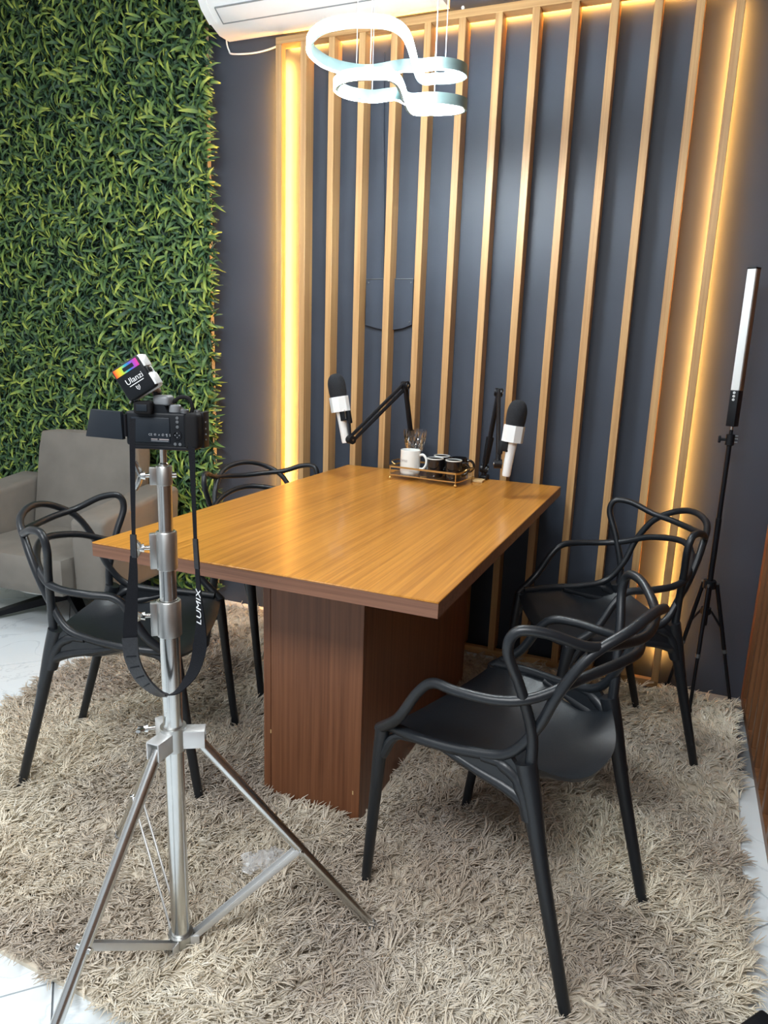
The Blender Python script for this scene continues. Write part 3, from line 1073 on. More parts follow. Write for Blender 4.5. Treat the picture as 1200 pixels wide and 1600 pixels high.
collar(0.739, 0.812, 0.0232); wing(0.783, 0.024, 0.9)
collar(0.874, 0.949, 0.0197); wing(0.918, 0.0205, 0.6)
collar(1.037, 1.074, 0.0150)
wing(1.056, 0.013, 0.2)
G().cyl(vr*0.014+Vector((0, 0, 1.056)), vr*0.022+Vector((0, 0, 1.056)), 0.006, n=12).build('knob', M['steel'], st)
G().cyl(-vr*0.02+Vector((0, 0, 0.752)), -vr*0.030+Vector((0, 0, 0.752)), 0.004, n=10).build('bolt', M['steel'], st)
A0 = math.radians(29.95)
RAD = 0.4247
g = G().lathe([(0.0195, 0.495), (0.026, 0.495), (0.026, 0.545), (0.0195, 0.545)], (0, 0, 0), 24)
cl_ = g.build('leg_collar', M['satin_steel'], st)
hub = G().lathe([(0.0195, 0.022), (0.026, 0.022), (0.026, 0.052), (0.0195, 0.052)], (0, 0, 0), 24).build('lower_collar', M['satin_steel'], st)
wing(0.545, 0.028, 1.2)
for k in (0, 1, -1):
    a = A0+k*2*math.pi/3
    d = Vector((math.cos(a), math.sin(a), 0)); n_ = Vector((-d.y, d.x, 0))
    top = d*0.046+Vector((0, 0, 0.515)); foot = d*RAD+Vector((0, 0, 0.022))
    for s in (-1, 1):
        G().box(d*0.038+n_*(0.0135*s)+Vector((0, 0, 0.518)), (0.050, 0.003, 0.036), 0.001, axes(d, n_, (0, 0, 1))).build('bracket', M['zinc'], cl_)
    G().box(d*0.038+Vector((0, 0, 0.5365)), (0.050, 0.030, 0.003), 0.001, axes(d, n_, (0, 0, 1))).build('bracket', M['zinc'], cl_)
    lg = G().tube([top, foot], 0.0108, 18).build('leg', M['steel'], st)
    G().tube([foot-(foot-top).normalized()*0.02, foot+(foot-top).normalized()*0.008], [0.0118, 0.0105], 14).build('rubber_foot', M['grey_plastic'], lg)
    mid = top.lerp(foot, 0.56)
    b0 = d*0.030+Vector((0, 0, 0.036))
    ax = (mid-b0).normalized(); ln = (mid-b0).length
    upv = n_.cross(ax)
    if k != 1:
        g = G()
        cc = (mid+b0)/2
        g.box(cc, (ln, 0.020, 0.0022), 0.0006, axes(ax, n_, upv))
        for s in (-1, 1):
            g.box(cc+n_*(0.0095*s)-upv*0.006, (ln, 0.002, 0.013), 0.0006, axes(ax, n_, upv))
        g.box(cc+upv*0.002, (ln, 0.002, 0.003), 0.0006, axes(ax, n_, upv))
        g.build('brace', M['zinc'], st)
    else:
        for s in (-1, 1):
            G().box((mid+b0)/2+n_*(0.010*s), (ln, 0.003, 0.010), 0.0006, axes(ax, n_, upv)).build('brace', M['zinc'], st)
    G().cyl(mid-n_*0.016, mid+n_*0.016, 0.0055, n=12).build('rivet', M['steel'], st)
    for s in (-1, 1):
        G().box(d*0.028+n_*(0.0115*s)+Vector((0, 0, 0.037)), (0.026, 0.003, 0.024), 0.001, axes(d, n_, (0, 0, 1))).build('bracket', M['zinc'], hub)

# ------------------------------------------------------------------ camera on the stand
hd_a = math.radians(17)                      # heading left of +Y
ch_f = Vector((-math.sin(hd_a), math.cos(hd_a), 0)); ch_r = Vector((math.cos(hd_a), math.sin(hd_a), 0))
CB = Vector((SX, SY, 1.106))
rotc = axes(ch_r, ch_f, (0, 0, 1))
pc = thing('photo_camera', 'black mirrorless camera with flipped-out screen, atop the steel stand', 'camera', CB, 0, rot=rotc)
# local: x right, y lens direction, z up; the back plate is at y=-0.024
G().box((0.006, 0.006, 0.0035), (0.118, 0.050, 0.007), 0.002).build('base_plate', M['black_metal'], pc)
bd = G()
bd.box((-0.004, 0.0, 0.037), (0.112, 0.042, 0.062), 0.005, seg=3)
bd.build('body', M['black_plastic'], pc)
G().box((0.062, 0.006, 0.036), (0.026, 0.060, 0.064), 0.007, seg=3).build('grip', M['black_rubber'], pc)
G().box((0.073, 0.018, 0.036), (0.008, 0.030, 0.066), 0.002).build('cage_plate', M['black_metal'], pc)
for z in (0.018, 0.028, 0.038, 0.05):
    G().cyl((0.076, 0.012, z), (0.0785, 0.012, z), 0.0016, n=8).build('cage_screw', M['grey_metal'], pc)
G().box((-0.013, -0.0212, 0.036), (0.072, 0.003, 0.046), 0.002).build('screen_recess', M['screen'], pc)
G().prism([(-0.034, 0.066), (-0.030, 0.078), (-0.022, 0.086), (0.006, 0.086), (0.014, 0.078), (0.018, 0.066)], (0, 0.046, 0), (0, -0.018, 0), (1, 0, 0), (0, 0, 1)).build('viewfinder_hump', M['black_plastic'], pc)
ec = G()
ec.box((-0.022, -0.0275, 0.076), (0.034, 0.014, 0.024), 0.005, seg=3)
ec = ec.build('eyecup', M['black_rubber'], pc)
G().box((-0.022, -0.0352, 0.076), (0.020, 0.0015, 0.012), 0.0006).build('eyepiece', M['screen'], ec)
G().lathe([(0.0, 0.0), (0.0105, 0.0), (0.011, 0.002), (0.011, 0.013), (0.009, 0.015), (0, 0.015)], (0.026, -0.002, 0.066), 20).build('mode_dial', M['grey_plastic'], pc)
G().lathe([(0.0, 0.0), (0.008, 0.0), (0.008, 0.006), (0.007, 0.007), (0, 0.007)], (0.047, -0.010, 0.067), 18).build('rear_dial', M['grey_metal'], pc)
G().lathe([(0.0, 0.0), (0.0065, 0.0), (0.0055, 0.004), (0, 0.005)], (0.060, 0.018, 0.067), 16).build('shutter_button', M['grey_metal'], pc)
G().box((0.006, -0.004, 0.0885), (0.030, 0.032, 0.018), 0.006, seg=3).build('flash_housing', M['grey_plastic'], pc)
for x, z in ((0.037, 0.059), (0.037, 0.052), (0.037, 0.043), (0.032, 0.012), (0.041, 0.012)):
    G().lathe([(0.0, 0.0), (0.003, 0.0), (0.0028, 0.0012), (0, 0.0014)], (x, -0.021, z), 12, Matrix.Rotation(math.pi/2, 3, 'X')).build('button', M['grey_metal'], pc)
G().lathe([(0.0062, 0.0), (0.0085, 0.0), (0.0085, 0.002), (0.0062, 0.0022)], (0.036, -0.021, 0.028), 20, Matrix.Rotation(math.pi/2, 3, 'X')).build('control_ring', M['black_metal'], pc)
for dx, dz in ((0, 0.004), (0, -0.004), (0.004, 0), (-0.004, 0)):
    G().box((0.036+dx, -0.0215, 0.028+dz), (0.0012, 0.001, 0.0018)).build('pad_mark', M['ink_grey'], pc, smooth=False)
# rear marking plate
bm_ = Matrix((Vector((1, 0, 0)), Vector((0, 0, 1)), Vector((0, -1, 0)))).transposed().to_4x4()


def rear(x, z, y=-0.0229):
    q = bm_.copy(); q.translation = Vector((x, y, z)); return q


text_part('CE  \u00AE  \u2260  \u00A9  \u00B6  S', 0.0058, M['ink_grey'], pc, 'lettering', rear(0.004, 0.0275))
for dx, w_ in ((-0.006, 0.012), (0.012, 0.018)):
    G().box((dx, -0.0229, 0.0195), (w_, 0.0004, 0.0022)).build('lettering', M['ink_red'], pc, smooth=False)
G().box((0.004, -0.0229, 0.0165), (0.032, 0.0004, 0.0008)).build('lettering', M['ink_grey'], pc, smooth=False)
# lens barrel points at the table
G().lathe([(0.0, 0.0), (0.033, 0.0), (0.033, 0.012), (0.031, 0.014), (0.031, 0.055), (0.034, 0.058), (0.034, 0.078), (0.030, 0.080), (0.026, 0.074), (0, 0.070)], (-0.012, 0.020, 0.036), 28, Matrix.Rotation(-math.pi/2, 3, 'X')).build('lens', M['black_plastic'], pc)
# flip-out screen on the left, tilted
fs_ = G()
Pq = [(-0.064, -0.024, 0.0665), (-0.062, -0.024, 0.0165), (-0.142, -0.004, 0.0170), (-0.134, 0.004, 0.0665)]
q = [Vector(p) for p in Pq]
nrm = (q[1]-q[0]).cross(q[2]-q[0]).normalized()*0.0045
fs_.raw([p-nrm for p in q]+[p+nrm for p in q], [(0, 1, 2, 3), (7, 6, 5, 4), (0, 4, 5, 1), (1, 5, 6, 2), (2, 6, 7, 3), (3, 7, 4, 0)])
bmesh.ops.bevel(fs_.bm, geom=list(fs_.bm.edges), offset=0.0012, segments=2, profile=0.5, affect='EDGES')
fs_.build('flip_screen', M['screen'], pc)
G().cyl((-0.0605, -0.019, 0.022), (-0.0605, -0.019, 0.062), 0.0045, n=12).build('screen_hinge', M['black_metal'], pc)
# strap lugs and curled cable loop on the top
G().tube(catmull([(0.020, 0.004, 0.084), (0.034, 0.004, 0.094), (0.050, 0.004, 0.092), (0.056, 0.004, 0.078), (0.054, 0.004, 0.066)], 6), 0.0038, 8).build('cable_loop', M['black_rubber'], pc)
G().tube([(-0.085, 0.055, 0.075), (-0.062, 0.045, 0.112)], 0.0016, 6).build('thin_rod', M['grey_plastic'], pc)
inv = (Matrix.Translation(CB) @ rotc.to_4x4()).inverted()


def strap_pt(a, z, toward):
    """a = across the view, z = height, toward = distance in front of the column"""
    return Vector((SX, SY, 0)) + vr*a - vd*toward + Vector((0, 0, z))


def strap(pts, name, mat, thick=0.0014, n=6, parent=None):
    """pts: (across, z, toward, width, yaw of the band)"""
    cps = catmull([(p[0], p[1], p[2]) for p in pts], n)
    ws = np.interp(np.linspace(0, len(pts)-1, len(cps)), range(len(pts)), [p[3] for p in pts])
    ys = np.interp(np.linspace(0, len(pts)-1, len(cps)), range(len(pts)), [p[4] for p in pts])
    tz_ = np.interp(np.linspace(0, len(pts)-1, len(cps)), range(len(pts)), [p[5] if len(p) > 5 else 0.0 for p in pts])
    vs, fs = [], []
    P3 = [strap_pt(*c) for c in cps]
    strap.frames = []
    for i, p in enumerate(P3):
        t = (P3[min(i+1, len(P3)-1)]-P3[max(i-1, 0)]).normalized()
        side = vr*math.cos(ys[i]) - vd*math.sin(ys[i]) + Vector((0, 0, tz_[i]))
        nn = t.cross(side).normalized()
        side = nn.cross(t).normalized()
        strap.frames.append((p, t, side, nn))
        for du, dn in ((-1, -1), (1, -1), (1, 1), (-1, 1)):
            vs.append(inv @ (p + side*(ws[i]/2*du) + nn*(thick/2*dn)))
    for i in range(len(P3)-1):
        a, b = i*4, (i+1)*4
        for j in range(4):
            fs.append((a+j, a+(j+1) % 4, b+(j+1) % 4, b+j))
    fs += [(3, 2, 1, 0), tuple((len(P3)-1)*4+j for j in range(4))]
    return G().raw(vs, fs).build(name, mat, parent or pc)


strap([(-0.049, 1.165, 0.045, 0.010, 0.1), (-0.051, 1.115, 0.052, 0.0095, 0.1), (-0.054, 1.03, 0.05, 0.0085, 0.3), (-0.056, 0.955, 0.05, 0.007, 0.6)], 'strap', M['webbing'])
strap([(-0.0565, 0.958, 0.05, 0.011, 0.5), (-0.057, 0.915, 0.05, 0.012, 0.5)], 'strap_buckle', M['leather'], 0.004)
strap([(-0.058, 0.918, 0.05, 0.012, 0.3), (-0.060, 0.880, 0.05, 0.016, 0.15), (-0.067, 0.807, 0.05, 0.024, 0.1), (-0.071, 0.757, 0.05, 0.026, 0.2)], 'strap', M['webbing'], 0.002)
strap([(-0.071, 0.762, 0.051, 0.028, 0.2, 0.05), (-0.068, 0.718, 0.052, 0.029, 0.45, 0.35), (-0.052, 0.678, 0.055, 0.030, 0.7, 0.7), (-0.027, 0.651, 0.060, 0.030, 1.1, 0.75), (-0.008, 0.643, 0.062, 0.028, 1.35, 0.6)], 'shoulder_pad', M['leather'], 0.004)
pad = pc.children[-1]
for k in (5, 8, 11, 14):
    p, t, side, nn = strap.frames[k]
    if nn.dot(vd) > 0:
        nn = -nn
    G().box(inv @ (p + nn*0.0024), (0.020, 0.0022, 0.0016), 0.0005, inv.to_3x3() @ axes(side, t, side.cross(t))).build('stitch_rib', M['black_plastic'], pad)
strap([(-0.012, 0.643, 0.062, 0.027, 1.35, 0.6), (0.006, 0.647, 0.062, 0.024, 1.35, 0.3), (0.022, 0.660, 0.060, 0.022, 1.2, 0.0), (0.042, 0.688, 0.056, 0.025, 0.8, -0.3), (0.054, 0.732, 0.052, 0.027, 0.4, -0.2), (0.057, 0.784, 0.05, 0.023, 0.9), (0.055, 0.835, 0.05, 0.018, 1.15), (0.053, 0.890, 0.05, 0.012, 1.0)], 'strap', M['webbing'], 0.002)
strap([(0.053, 0.887, 0.05, 0.011, 0.8), (0.051, 0.945, 0.05, 0.010, 0.8)], 'strap_buckle', M['leather'], 0.004)
strap([(0.051, 0.940, 0.05, 0.007, 0.6), (0.050, 1.03, 0.048, 0.008, 0.4), (0.049, 1.11, 0.046, 0.012, 0.1), (0.051, 1.165, 0.036, 0.013, 0.1)], 'strap', M['webbing'])
# brand lettering that runs up the right strand of the strap
sd_ = vr*math.cos(1.1) - vd*math.sin(1.1)
tz = Vector((0.0, 0.0, 1.0)); upx = tz; upy = -sd_; nn_ = upx.cross(upy)
mt_ = axes(upx, upy, nn_).to_4x4()
mt_.translation = Vector(strap_pt(0.0565, 0.812, 0.05)) + nn_*0.003
text_part('LUMIX', 0.024, M['ink_white'], pc, 'strap_lettering', inv @ mt_)

# ------------------------------------------------------------------ small video light on the camera
roll = R(32)
vy = ch_f
lx_v = ch_r*math.cos(roll) + Vector((0, 0, 1))*math.sin(roll)
lz_v = -ch_r*math.sin(roll) + Vector((0, 0, 1))*math.cos(roll)
VC = Vector((SX, SY, 1.233)) - vr*0.040 + vd*(-0.012)
vl = thing('video_light', 'small square black and white video light tilted on top of camera', 'video light', VC, 0, rot=axes(lx_v, vy, lz_v))
G().box((0, -0.006, 0), (0.060, 0.018, 0.063), 0.006, seg=3).build('housing', M['black_plastic'], vl)
G().box((0.0, 0.009, 0), (0.061, 0.014, 0.064), 0.004, seg=3).build('diffuser', M['white_plastic'], vl)
for z, h in ((0.0185, 0.022), (-0.017, 0.022)):
    G().box((0.029, 0.001, z), (0.006, 0.028, h), 0.001).build('side_pad', M['white_plastic'], vl)
G().box((0.030, -0.001, 0.001), (0.004, 0.012, 0.007), 0.001).build('power_switch', M['black_rubber'], vl)
G().box((-0.001, -0.0153, 0.0205), (0.050, 0.0008, 0.014), 0.0003).build('rainbow_label', M['rainbow'], vl, smooth=False)
G().box((0.003, -0.0158, 0.0200), (0.022, 0.0006, 0.0065)).build('label_window', M['screen'], vl, smooth=False)
text_part('Ulanzi', 0.0145, M['ink_white'], vl, 'lettering', rear(0.002, -0.0015, -0.0153))
G().box((0.002, -0.0154, -0.0095), (0.030, 0.0004, 0.0013)).build('underline', M['ink_white'], vl, smooth=False)
lg_ = G()
lg_.tube([(-0.0030, -0.0153, -0.0135), (-0.0030, -0.0153, -0.0185), (0.0, -0.0153, -0.022), (0.0030, -0.0153, -0.0185), (0.0030, -0.0153, -0.0135)], 0.0007, 6)
lg_.tube([(0.0, -0.0153, -0.0145), (0.0, -0.0153, -0.019)], 0.0006, 6)
lg_.build('logo', M['ink_white'], vl)
il = vl.matrix_basis.inverted() if False else (Matrix.Translation(VC) @ axes(lx_v, vy, lz_v).to_4x4()).inverted()
b0 = il @ (Vector((SX, SY, 1.106)) + rotc @ Vector((-0.004, 0.0, 0.0865)))
b1 = il @ (Vector((SX, SY, 1.106)) + rotc @ Vector((-0.008, -0.002, 0.104)))
G().cyl(b0, b1, 0.0075, n=14).build('shoe_mount', M['black_metal'], vl)
G().box(b0.lerp(b1, 1.0)+Vector((0, 0, 0.0)), (0.016, 0.012, 0.012), 0.003).build('ball_joint', M['copper'], vl)

# ------------------------------------------------------------------ black tripod with LED tube by the back wall
bs = thing('tripod_stand', 'thin black tripod stand by dark wall, carrying the LED tube', 'tripod stand', (0.318, -0.150, 0))
G().tube([(0, 0, 0.33), (0, 0, 0.74)], 0.0105, 14).build('lower_pole', M['black_metal'], bs)
G().tube([(0, 0, 0.70), (0, 0, 1.02)], 0.0085, 14).build('upper_pole', M['black_metal'], bs)
G().lathe([(0.009, 1.005), (0.015, 1.008), (0.015, 1.045), (0.006, 1.048), (0.006, 1.062), (0, 1.062)], (0, 0, 0), 16).build('head', M['black_metal'], bs)
g = G().cyl((-0.014, 0, 1.026), (-0.030, 0, 1.026), 0.005, n=10)
g.box((-0.034, 0, 1.026), (0.009, 0.008, 0.026), 0.003)
g.build('wing_knob', M['black_plastic'], bs)
for z in (1.018, 1.030, 1.040):
    G().lathe([(0, 0), (0.004, 0), (0.004, 0.010), (0, 0.011)], (0.014, 0, z), 8, Matrix.Rotation(math.pi/2, 3, 'Y')).build('screw', M['grey_metal'], bs)
G().lathe([(0.0105, 0.475), (0.022, 0.475), (0.022, 0.505), (0.0105, 0.505)], (0, 0, 0), 16).build('upper_hub', M['black_plastic'], bs)
lhub = G().lathe([(0.0105, 0.375), (0.018, 0.375), (0.018, 0.398), (0.0105, 0.398)], (0, 0, 0), 16).build('lower_hub', M['black_plastic'], bs)
for fx, fy in ((0.451, -0.115), (0.303, -0.262), (0.222, -0.066)):
    ft = Vector((fx-0.318, fy+0.150, 0.014))
    d = Vector((ft.x, ft.y, 0)).normalized()
    tp = d*0.026+Vector((0, 0, 0.490))
    lg = G().tube([tp, tp.lerp(ft, 0.55)], 0.0078, 10).build('leg', M['black_metal'], bs)
    G().tube([tp.lerp(ft, 0.5), ft], 0.0062, 10).build('leg_extension', M['black_metal'], lg)
    G().tube([ft+Vector((0, 0, 0.02)), ft+Vector((0, 0, -0.003))], [0.009, 0.009], 10).build('rubber_foot', M['black_rubber'], lg)
    G().tube([tp.lerp(ft, 0.53), tp.lerp(ft, 0.56)], 0.0092, 10).build('clip', M['grey_metal'], lg)
    G().tube([d*0.018+Vector((0, 0, 0.386)), tp.lerp(ft, 0.36)], 0.0042, 8).build('brace', M['black_metal'], bs)
    G().lathe([(0, -0.007), (0.005, -0.006), (0.005, 0.006), (0, 0.007)], tp+d*0.004, 8).build('rivet', M['grey_metal'], lg)

tl = thing('tube_light', 'white rectangular LED tube light on top of black tripod', 'tube light', (0.318, -0.150, 1.062), R(-31))
# local -x side is the diffuser, seen from the camera's left
G().lathe([(0, 0), (0.005, 0), (0.005, 0.012), (0, 0.013)], (0, 0, 0.0), 12).build('mount', M['steel'], tl)
G().box((0, 0, 0.012+0.062), (0.030, 0.032, 0.124), 0.002).build('handle', M['black_plastic'], tl)
tbz0, tbz1 = 0.136, 0.540
G().box((0.0, 0.004, (tbz0+tbz1)/2), (0.030, 0.024, tbz1-tbz0), 0.0015).build('housing', M['copper'], tl)
G().box((0.0, -0.010, (tbz0+tbz1)/2), (0.029, 0.012, tbz1-tbz0-0.002), 0.0015).build('diffuser', M['white_plastic'], tl)
G().box((0, 0, tbz1+0.002), (0.031, 0.033, 0.006), 0.001).build('end_cap', M['black_plastic'], tl)
for z in (0.105, 0.117, 0.129):
    G().lathe([(0.0015, 0), (0.0045, 0), (0.0042, 0.002), (0.0015, 0.0022)], (0, -0.016, z), 12, Matrix.Rotation(math.pi/2, 3, 'X')).build('button', M['white_plastic'], tl)

# ------------------------------------------------------------------ boom arms and microphones
def boom(label, base, elbow, end, group):
    t = thing('boom_arm', label, 'microphone arm', base, 0, group)
    b, e, n_ = Vector((0, 0, 0)), Vector(elbow)-Vector(base), Vector(end)-Vector(base)
    cl = G()
    cl.box((0, 0.005, 0.010), (0.030, 0.040, 0.016), 0.003)
    cl.box((0, 0.034, -0.020), (0.030, 0.006, 0.076), 0.002)
    cl.box((0, 0.010, -0.053), (0.030, 0.036, 0.008), 0.002)
    cl.build('clamp', M['black_metal'], t)
    G().lathe([(0, 0.0), (0.010, 0.0), (0.010, 0.030), (0, 0.032)], (0, 0, 0.018), 14).build('swivel', M['black_metal'], t)
    s0 = Vector((0, 0, 0.045))

    def pair(p, q, nm, spring):
        d = (q-p).normalized()
        side = d.cross(Vector((0, 0, 1)) if abs(d.z) < 0.9 else Vector((0, 1, 0))).normalized()
        upn = side.cross(d).normalized()
        for s in (-1, 1):
            G().tube([p+upn*(0.0105*s), q+upn*(0.0105*s)], 0.0072, 8).build(nm, M['black_metal'], t)
        if spring:
            G().tube([p.lerp(q, 0.08), p.lerp(q, 0.42)], [0.0130, 0.0160], 10).build('spring_cover', M['black_plastic'], t)
        else:
            mm = [p.lerp(q, x) for x in np.linspace(0.15, 0.6, 40)]
            G().tube([m_ + (side*math.cos(i*1.9)+upn*math.sin(i*1.9))*0.003 for i, m_ in enumerate(mm)], 0.0012, 4).build('spring', M['grey_metal'], t)
        for z in (p, q):
            G().cyl(z-side*0.014, z+side*0.014, 0.0165, n=14).build('joint', M['black_metal'], t)
            G().cyl(z-side*0.0165, z+side*0.0165, 0.0045, n=10).build('bolt', M['steel'], t)
    pair(s0, e, 'lower_bar', True)
    pair(e, n_, 'upper_bar', False)
    return t


ga = 'boom arms clamped to the back edge of the table'
boom('black boom arm at left on the back table edge, bent high behind the glass', (-0.872, -0.128, HT), (-0.902, -0.19, 1.158), (-1.030, -0.430, 0.950), ga)
ra = boom('black boom arm at right on the back table edge, folded upright', (-0.566, -0.132, HT), (-0.522, -0.155, 1.148), (-0.433, -0.470, 0.915), ga)
G().box((-0.004, -0.058, 0.005), (0.040, 0.050, 0.010), 0.002).build('clamp_pad', M['pale_wood'], ra)


def mic(label, top, bottom, end, group):
    top, bottom = Vector(top), Vector(bottom)
    ax = (top-bottom).normalized()
    ln = (top-bottom).length
    rot = ax.to_track_quat('Z', 'Y').to_matrix()
    t = thing('microphone', label, 'microphone', bottom, 0, group, rot=rot)
    G().lathe([(0, 0), (0.0135, 0.001), (0.0150, 0.008), (0.0160, 0.06), (0.0185, ln*0.46), (0.0185, ln*0.50), (0, ln*0.5)], (0, 0, 0), 24).build('handle', M['white_plastic'], t)
    # square mic flag with rounded corners
    G().prism([(0.0375*math.cos(R(22.5+45*q_))*1.0, 0.0375*math.sin(R(22.5+45*q_))) for q_ in range(8)], (0, 0, ln*0.215), (0, 0, ln*0.455), (1, 0, 0), (0, 1, 0)).build('mic_flag', M['white_plastic'], t)
    z0 = ln*0.655
    pr = [(0.0, z0), (0.031, z0), (0.0345, z0+0.02), (0.0350, z0+0.045)]
    hh = ln-z0-0.045
    pr += [(0.0350*math.cos(a)**0.75 if a < 1.55 else 0.0, z0+0.045+hh*math.sin(a)) for a in np.linspace(0.15, math.pi/2, 9)]
    G().lathe(pr, (0, 0, 0), 28).build('windscreen', M['foam'], t)
    inv_t = (Matrix.Translation(bottom) @ rot.to_4x4()).inverted()
    e = inv_t @ Vector(end)
    c0_ = Vector((0, 0, ln*0.40))
    d = Vector((e.x, e.y, 0)).normalized()
    sd2 = Vector((0, 0, 1)).cross(d)
    g = G()
    for s_ in (-1, 1):
        g.box(c0_+d*0.018+Vector((0, 0, 0.018*s_)), (0.026, 0.036, 0.006), 0.002, axes(d, sd2, (0, 0, 1)))
        g.box(c0_+d*0.018+sd2*(0.018*s_), (0.022, 0.004, 0.036), 0.0015, axes(d, sd2, (0, 0, 1)))
    cl = g.build('clip', M['black_plastic'], t)
    G().box(c0_+d*0.036+Vector((0, 0, -0.010)), (0.016, 0.016, 0.050), 0.004, axes(d, sd2, (0, 0, 1))).build('clip_bracket', M['black_plastic'], cl)
    G().tube([c0_+d*0.036, (c0_+d*0.036).lerp(e, 0.5)+Vector((0, 0, -0.004)), e], 0.005, 8).build('pivot_rod', M['black_metal'], cl)
    return t


gm = 'microphones on the boom arms'
mic('white microphone with black foam top on the left boom arm, left of goblet', (-1.106, -0.425, 1.200), (-1.053, -0.425, 0.935), (-1.030, -0.430, 0.950), gm)
mic('white microphone with black foam top on the right boom arm, right of tray', (-0.377, -0.455, 1.142), (-0.400, -0.475, 0.873), (-0.433, -0.470, 0.915), gm)

# ------------------------------------------------------------------ gold wire tray
TRC = Vector((-0.748, -0.262, HT)); TRA = R(-6.5)
tr = thing('wire_tray', 'gold wire tray holding cups on the far side of the table', 'tray', TRC, TRA)
TX, TY = 0.152, 0.090


def rounded_rect(x, y, r, n=5):
    p = []
    for cx, cy, a0 in ((x-r, y-r, 0), (-x+r, y-r, 90), (-x+r, -y+r, 180), (x-r, -y+r, 270)):
        for i in range(n+1):
            a = R(a0+90*i/n)
            p.append((cx+r*math.cos(a), cy+r*math.sin(a)))
    return p


def flat_ring(x, y, r, z, h, th):
    v, f = [], []
    po, pi_ = rounded_rect(x, y, r), rounded_rect(x-th, y-th, max(r-th, 0.002))
    k = len(po)
    for zz in (z, z+h):
        v += [(a, b, zz) for a, b in po] + [(a, b, zz) for a, b in pi_]
    for i in range(k):
        j = (i+1) % k
        f += [(i, j, 2*k+j, 2*k+i), (k+j, k+i, 3*k+i, 3*k+j), (i, k+i, k+j, j), (2*k+i, 2*k+j, 3*k+j, 3*k+i)]
    return v, f


G().raw(*flat_ring(TX, TY, 0.018, 0.049, 0.007, 0.003)).build('top_rail', M['gold'], tr)
G().raw(*flat_ring(TX, TY, 0.018, 0.018, 0.004, 0.004)).build('bottom_rail', M['gold'], tr)
G().prism(rounded_rect(TX-0.0045, TY-0.0045, 0.014), (0, 0, 0.004), (0, 0, 0.018), (1, 0, 0), (0, 1, 0)).build('glass_base', M['glass'], tr, smooth=False)
for sx in (-1, 1):
    for sy in (-1, 1):
        x, y = sx*(TX-0.010), sy*(TY-0.003)
        G().tube([(x, y, 0.006), (x, y, 0.050)], 0.0020, 8).build('post', M['gold'], tr)
        G().lathe([(0.0001, 0.0)]+[(0.006*math.sin(a), 0.006-0.006*math.cos(a)) for a in np.linspace(0.2, math.pi, 9)], (x, y, 0.0005), 12).build('ball_foot', M['gold'], tr)
    G().tube(catmull([(sx*(TX-0.004), -0.035, 0.053), (sx*(TX+0.012), -0.033, 0.064), (sx*(TX+0.014), 0.0, 0.066), (sx*(TX+0.012), 0.033, 0.064), (sx*(TX-0.004), 0.035, 0.053)], 6), 0.0022, 8).build('tray_handle', M['gold'], tr)

TZ = HT+0.0225


def mug(label, cat, loc, r, h, mat, rz, group=None, rim=None):
    t = thing('mug', label, cat, loc, rz, group)
    G().lathe([(0, 0.0), (r*0.9, 0.0), (r*0.97, 0.003), (r, 0.010), (r, h-0.001), (r-0.001, h), (r-0.004, h-0.001), (r-0.0045, 0.012), (0, 0.008)], (0, 0, 0), 32).build('cup', mat, t)
    if rim:
        G().lathe([(r-0.0042, h-0.0015), (r-0.0042, h+0.0008), (r+0.0004, h+0.0008), (r+0.0004, h-0.0030)], (0, 0, 0), 32).build('rim', rim, t)
    G().tube(catmull([(r-0.002, 0, h*0.80), (r+0.014, 0, h*0.82), (r+0.026, 0, h*0.66), (r+0.027, 0, h*0.45), (r+0.016, 0, h*0.26), (r-0.002, 0, h*0.22)], 6), 0.0052, 10).build('handle', mat, t)
    return t


wm = mug('white ceramic mug at the left end of the gold tray', 'mug', (-0.833, -0.282, TZ), 0.0405, 0.096, M['white_ceramic'], R(0))


def bend_mug(co):
    a = math.radians(-116)+co.x/0.0408
    rr = 0.0408
    return Vector((rr*math.cos(a), rr*math.sin(a), 0.054+co.y))


text_part('COFFEE', 0.012, M['ink_grey'], wm, 'lettering', Matrix.Identity(4), bend=bend_mug)
gk = 'black mugs on the gold tray'
mug('black mug with pale rim, front left of the four on tray', 'mug', (-0.722, -0.300, TZ), 0.0325, 0.074, M['black_ceramic'], R(65), gk, M['white_ceramic'])
mug('black mug with pale rim, front right of the four on tray', 'mug', (-0.645, -0.306, TZ), 0.0325, 0.074, M['black_ceramic'], R(25), gk, M['white_ceramic'])
mug('black mug with pale rim, back left of the four on tray', 'mug', (-0.722, -0.216, TZ), 0.0325, 0.074, M['black_ceramic'], R(50), gk, M['white_ceramic'])
mug('plain black mug without pale rim, back right of the four on tray', 'mug', (-0.648, -0.222, TZ), 0.0325, 0.074, M['black_ceramic'], R(20), gk)

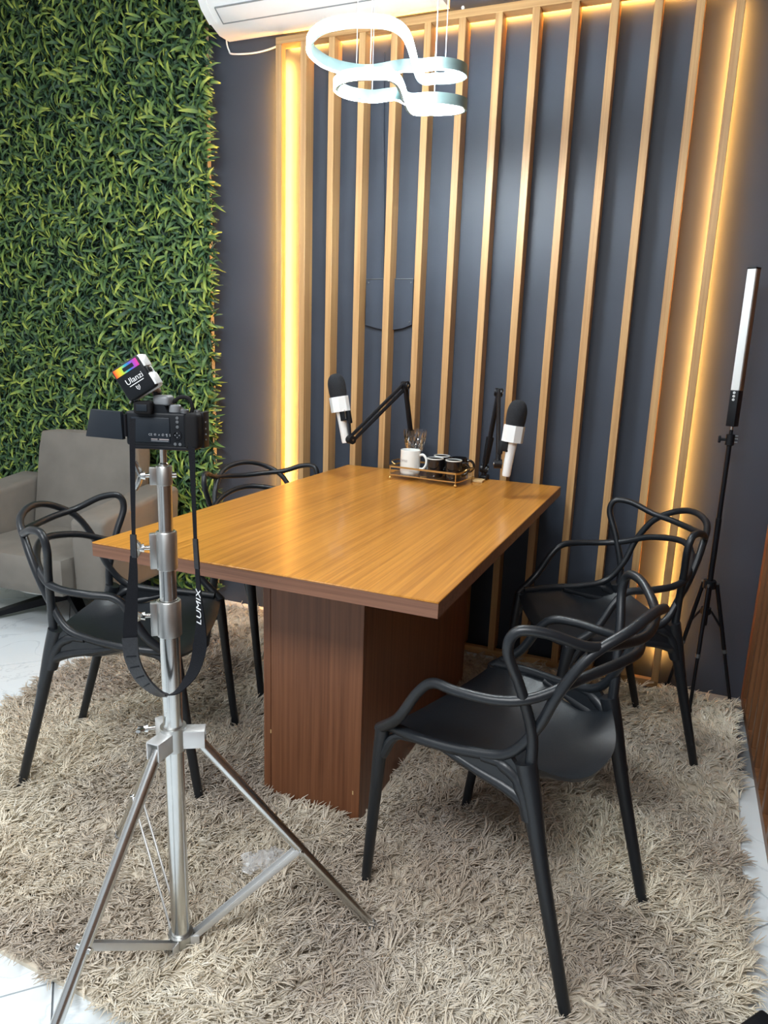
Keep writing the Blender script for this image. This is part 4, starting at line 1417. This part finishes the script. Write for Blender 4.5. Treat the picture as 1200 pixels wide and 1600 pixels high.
gl = thing('goblet', 'cut glass goblet standing behind the white mug on tray', 'glass', (-0.846, -0.2035, TZ))
nseg = 28
prof = [(0.029, 0.001, 0), (0.028, 0.003, 0), (0.008, 0.008, 0), (0.0055, 0.020, 0), (0.0055, 0.040, 0), (0.010, 0.052, 0), (0.026, 0.070, 1), (0.036, 0.090, 1), (0.042, 0.115, 1), (0.0455, 0.140, 0.6), (0.0475, 0.168, 0)]
v, f = [], []
for r_, z_, cut in prof:
    for j in range(nseg):
        a = 2*math.pi*j/nseg
        rr = r_ - cut*0.0036*((j+prof.index((r_, z_, cut))) % 2)
        v.append((rr*math.cos(a), rr*math.sin(a), z_))
inner = [(0.0458, 0.168), (0.0437, 0.140), (0.0395, 0.115), (0.0335, 0.090), (0.0235, 0.072), (0.002, 0.058)]
for r_, z_ in inner:
    for j in range(nseg):
        a = 2*math.pi*j/nseg
        v.append((r_*math.cos(a), r_*math.sin(a), z_))
rows = len(prof)+len(inner)
for i in range(rows-1):
    for j in range(nseg):
        f.append((i*nseg+j, i*nseg+(j+1) % nseg, (i+1)*nseg+(j+1) % nseg, (i+1)*nseg+j))
f.append(tuple(range(nseg-1, -1, -1)))
f.append(tuple((rows-1)*nseg+j for j in range(nseg)))
G().raw(v, f).build('bowl_and_stem', M['glass'], gl, smooth=False)

# ------------------------------------------------------------------ crumpled plastic wrapper on the rug
nx, ny = 16, 10
v, f = [], []
r_ = np.random.default_rng(21)
for j in range(ny+1):
    for i in range(nx+1):
        u_, w_ = i/nx-0.5, j/ny-0.5
        v.append((u_*0.125+r_.normal(0, 0.003), w_*0.07+r_.normal(0, 0.003), 0.030*math.cos(u_*2.6)*math.cos(w_*2.4)+abs(r_.normal(0, 0.0075))))
for j in range(ny):
    for i in range(nx):
        a = j*(nx+1)+i
        f.append((a, a+1, a+nx+2, a+nx+1))
wr = G().raw(v, f).build('plastic_wrapper', M['film'], None, smooth=False)
wr.location = (-0.685, -1.610, 0.026); wr.rotation_euler.z = R(38)
tag(wr, 'crumpled clear plastic wrapper lying on the rug behind tripod leg', 'wrapper')

# ------------------------------------------------------------------ dark case that just enters the lower right corner
bc = thing('black_case', 'corner of a black case on the floor, lower right of photo', 'case', (0.462, -1.622, 0.0), R(-38))
G().box((0.0, -0.07, 0.052), (0.085, 0.10, 0.08), 0.008, seg=3).build('shell', M['black_plastic'], bc)
G().box((0.0, -0.07, 0.006), (0.075, 0.09, 0.012), 0.003).build('base_pad', M['black_rubber'], bc)

bpy.context.view_layer.update()
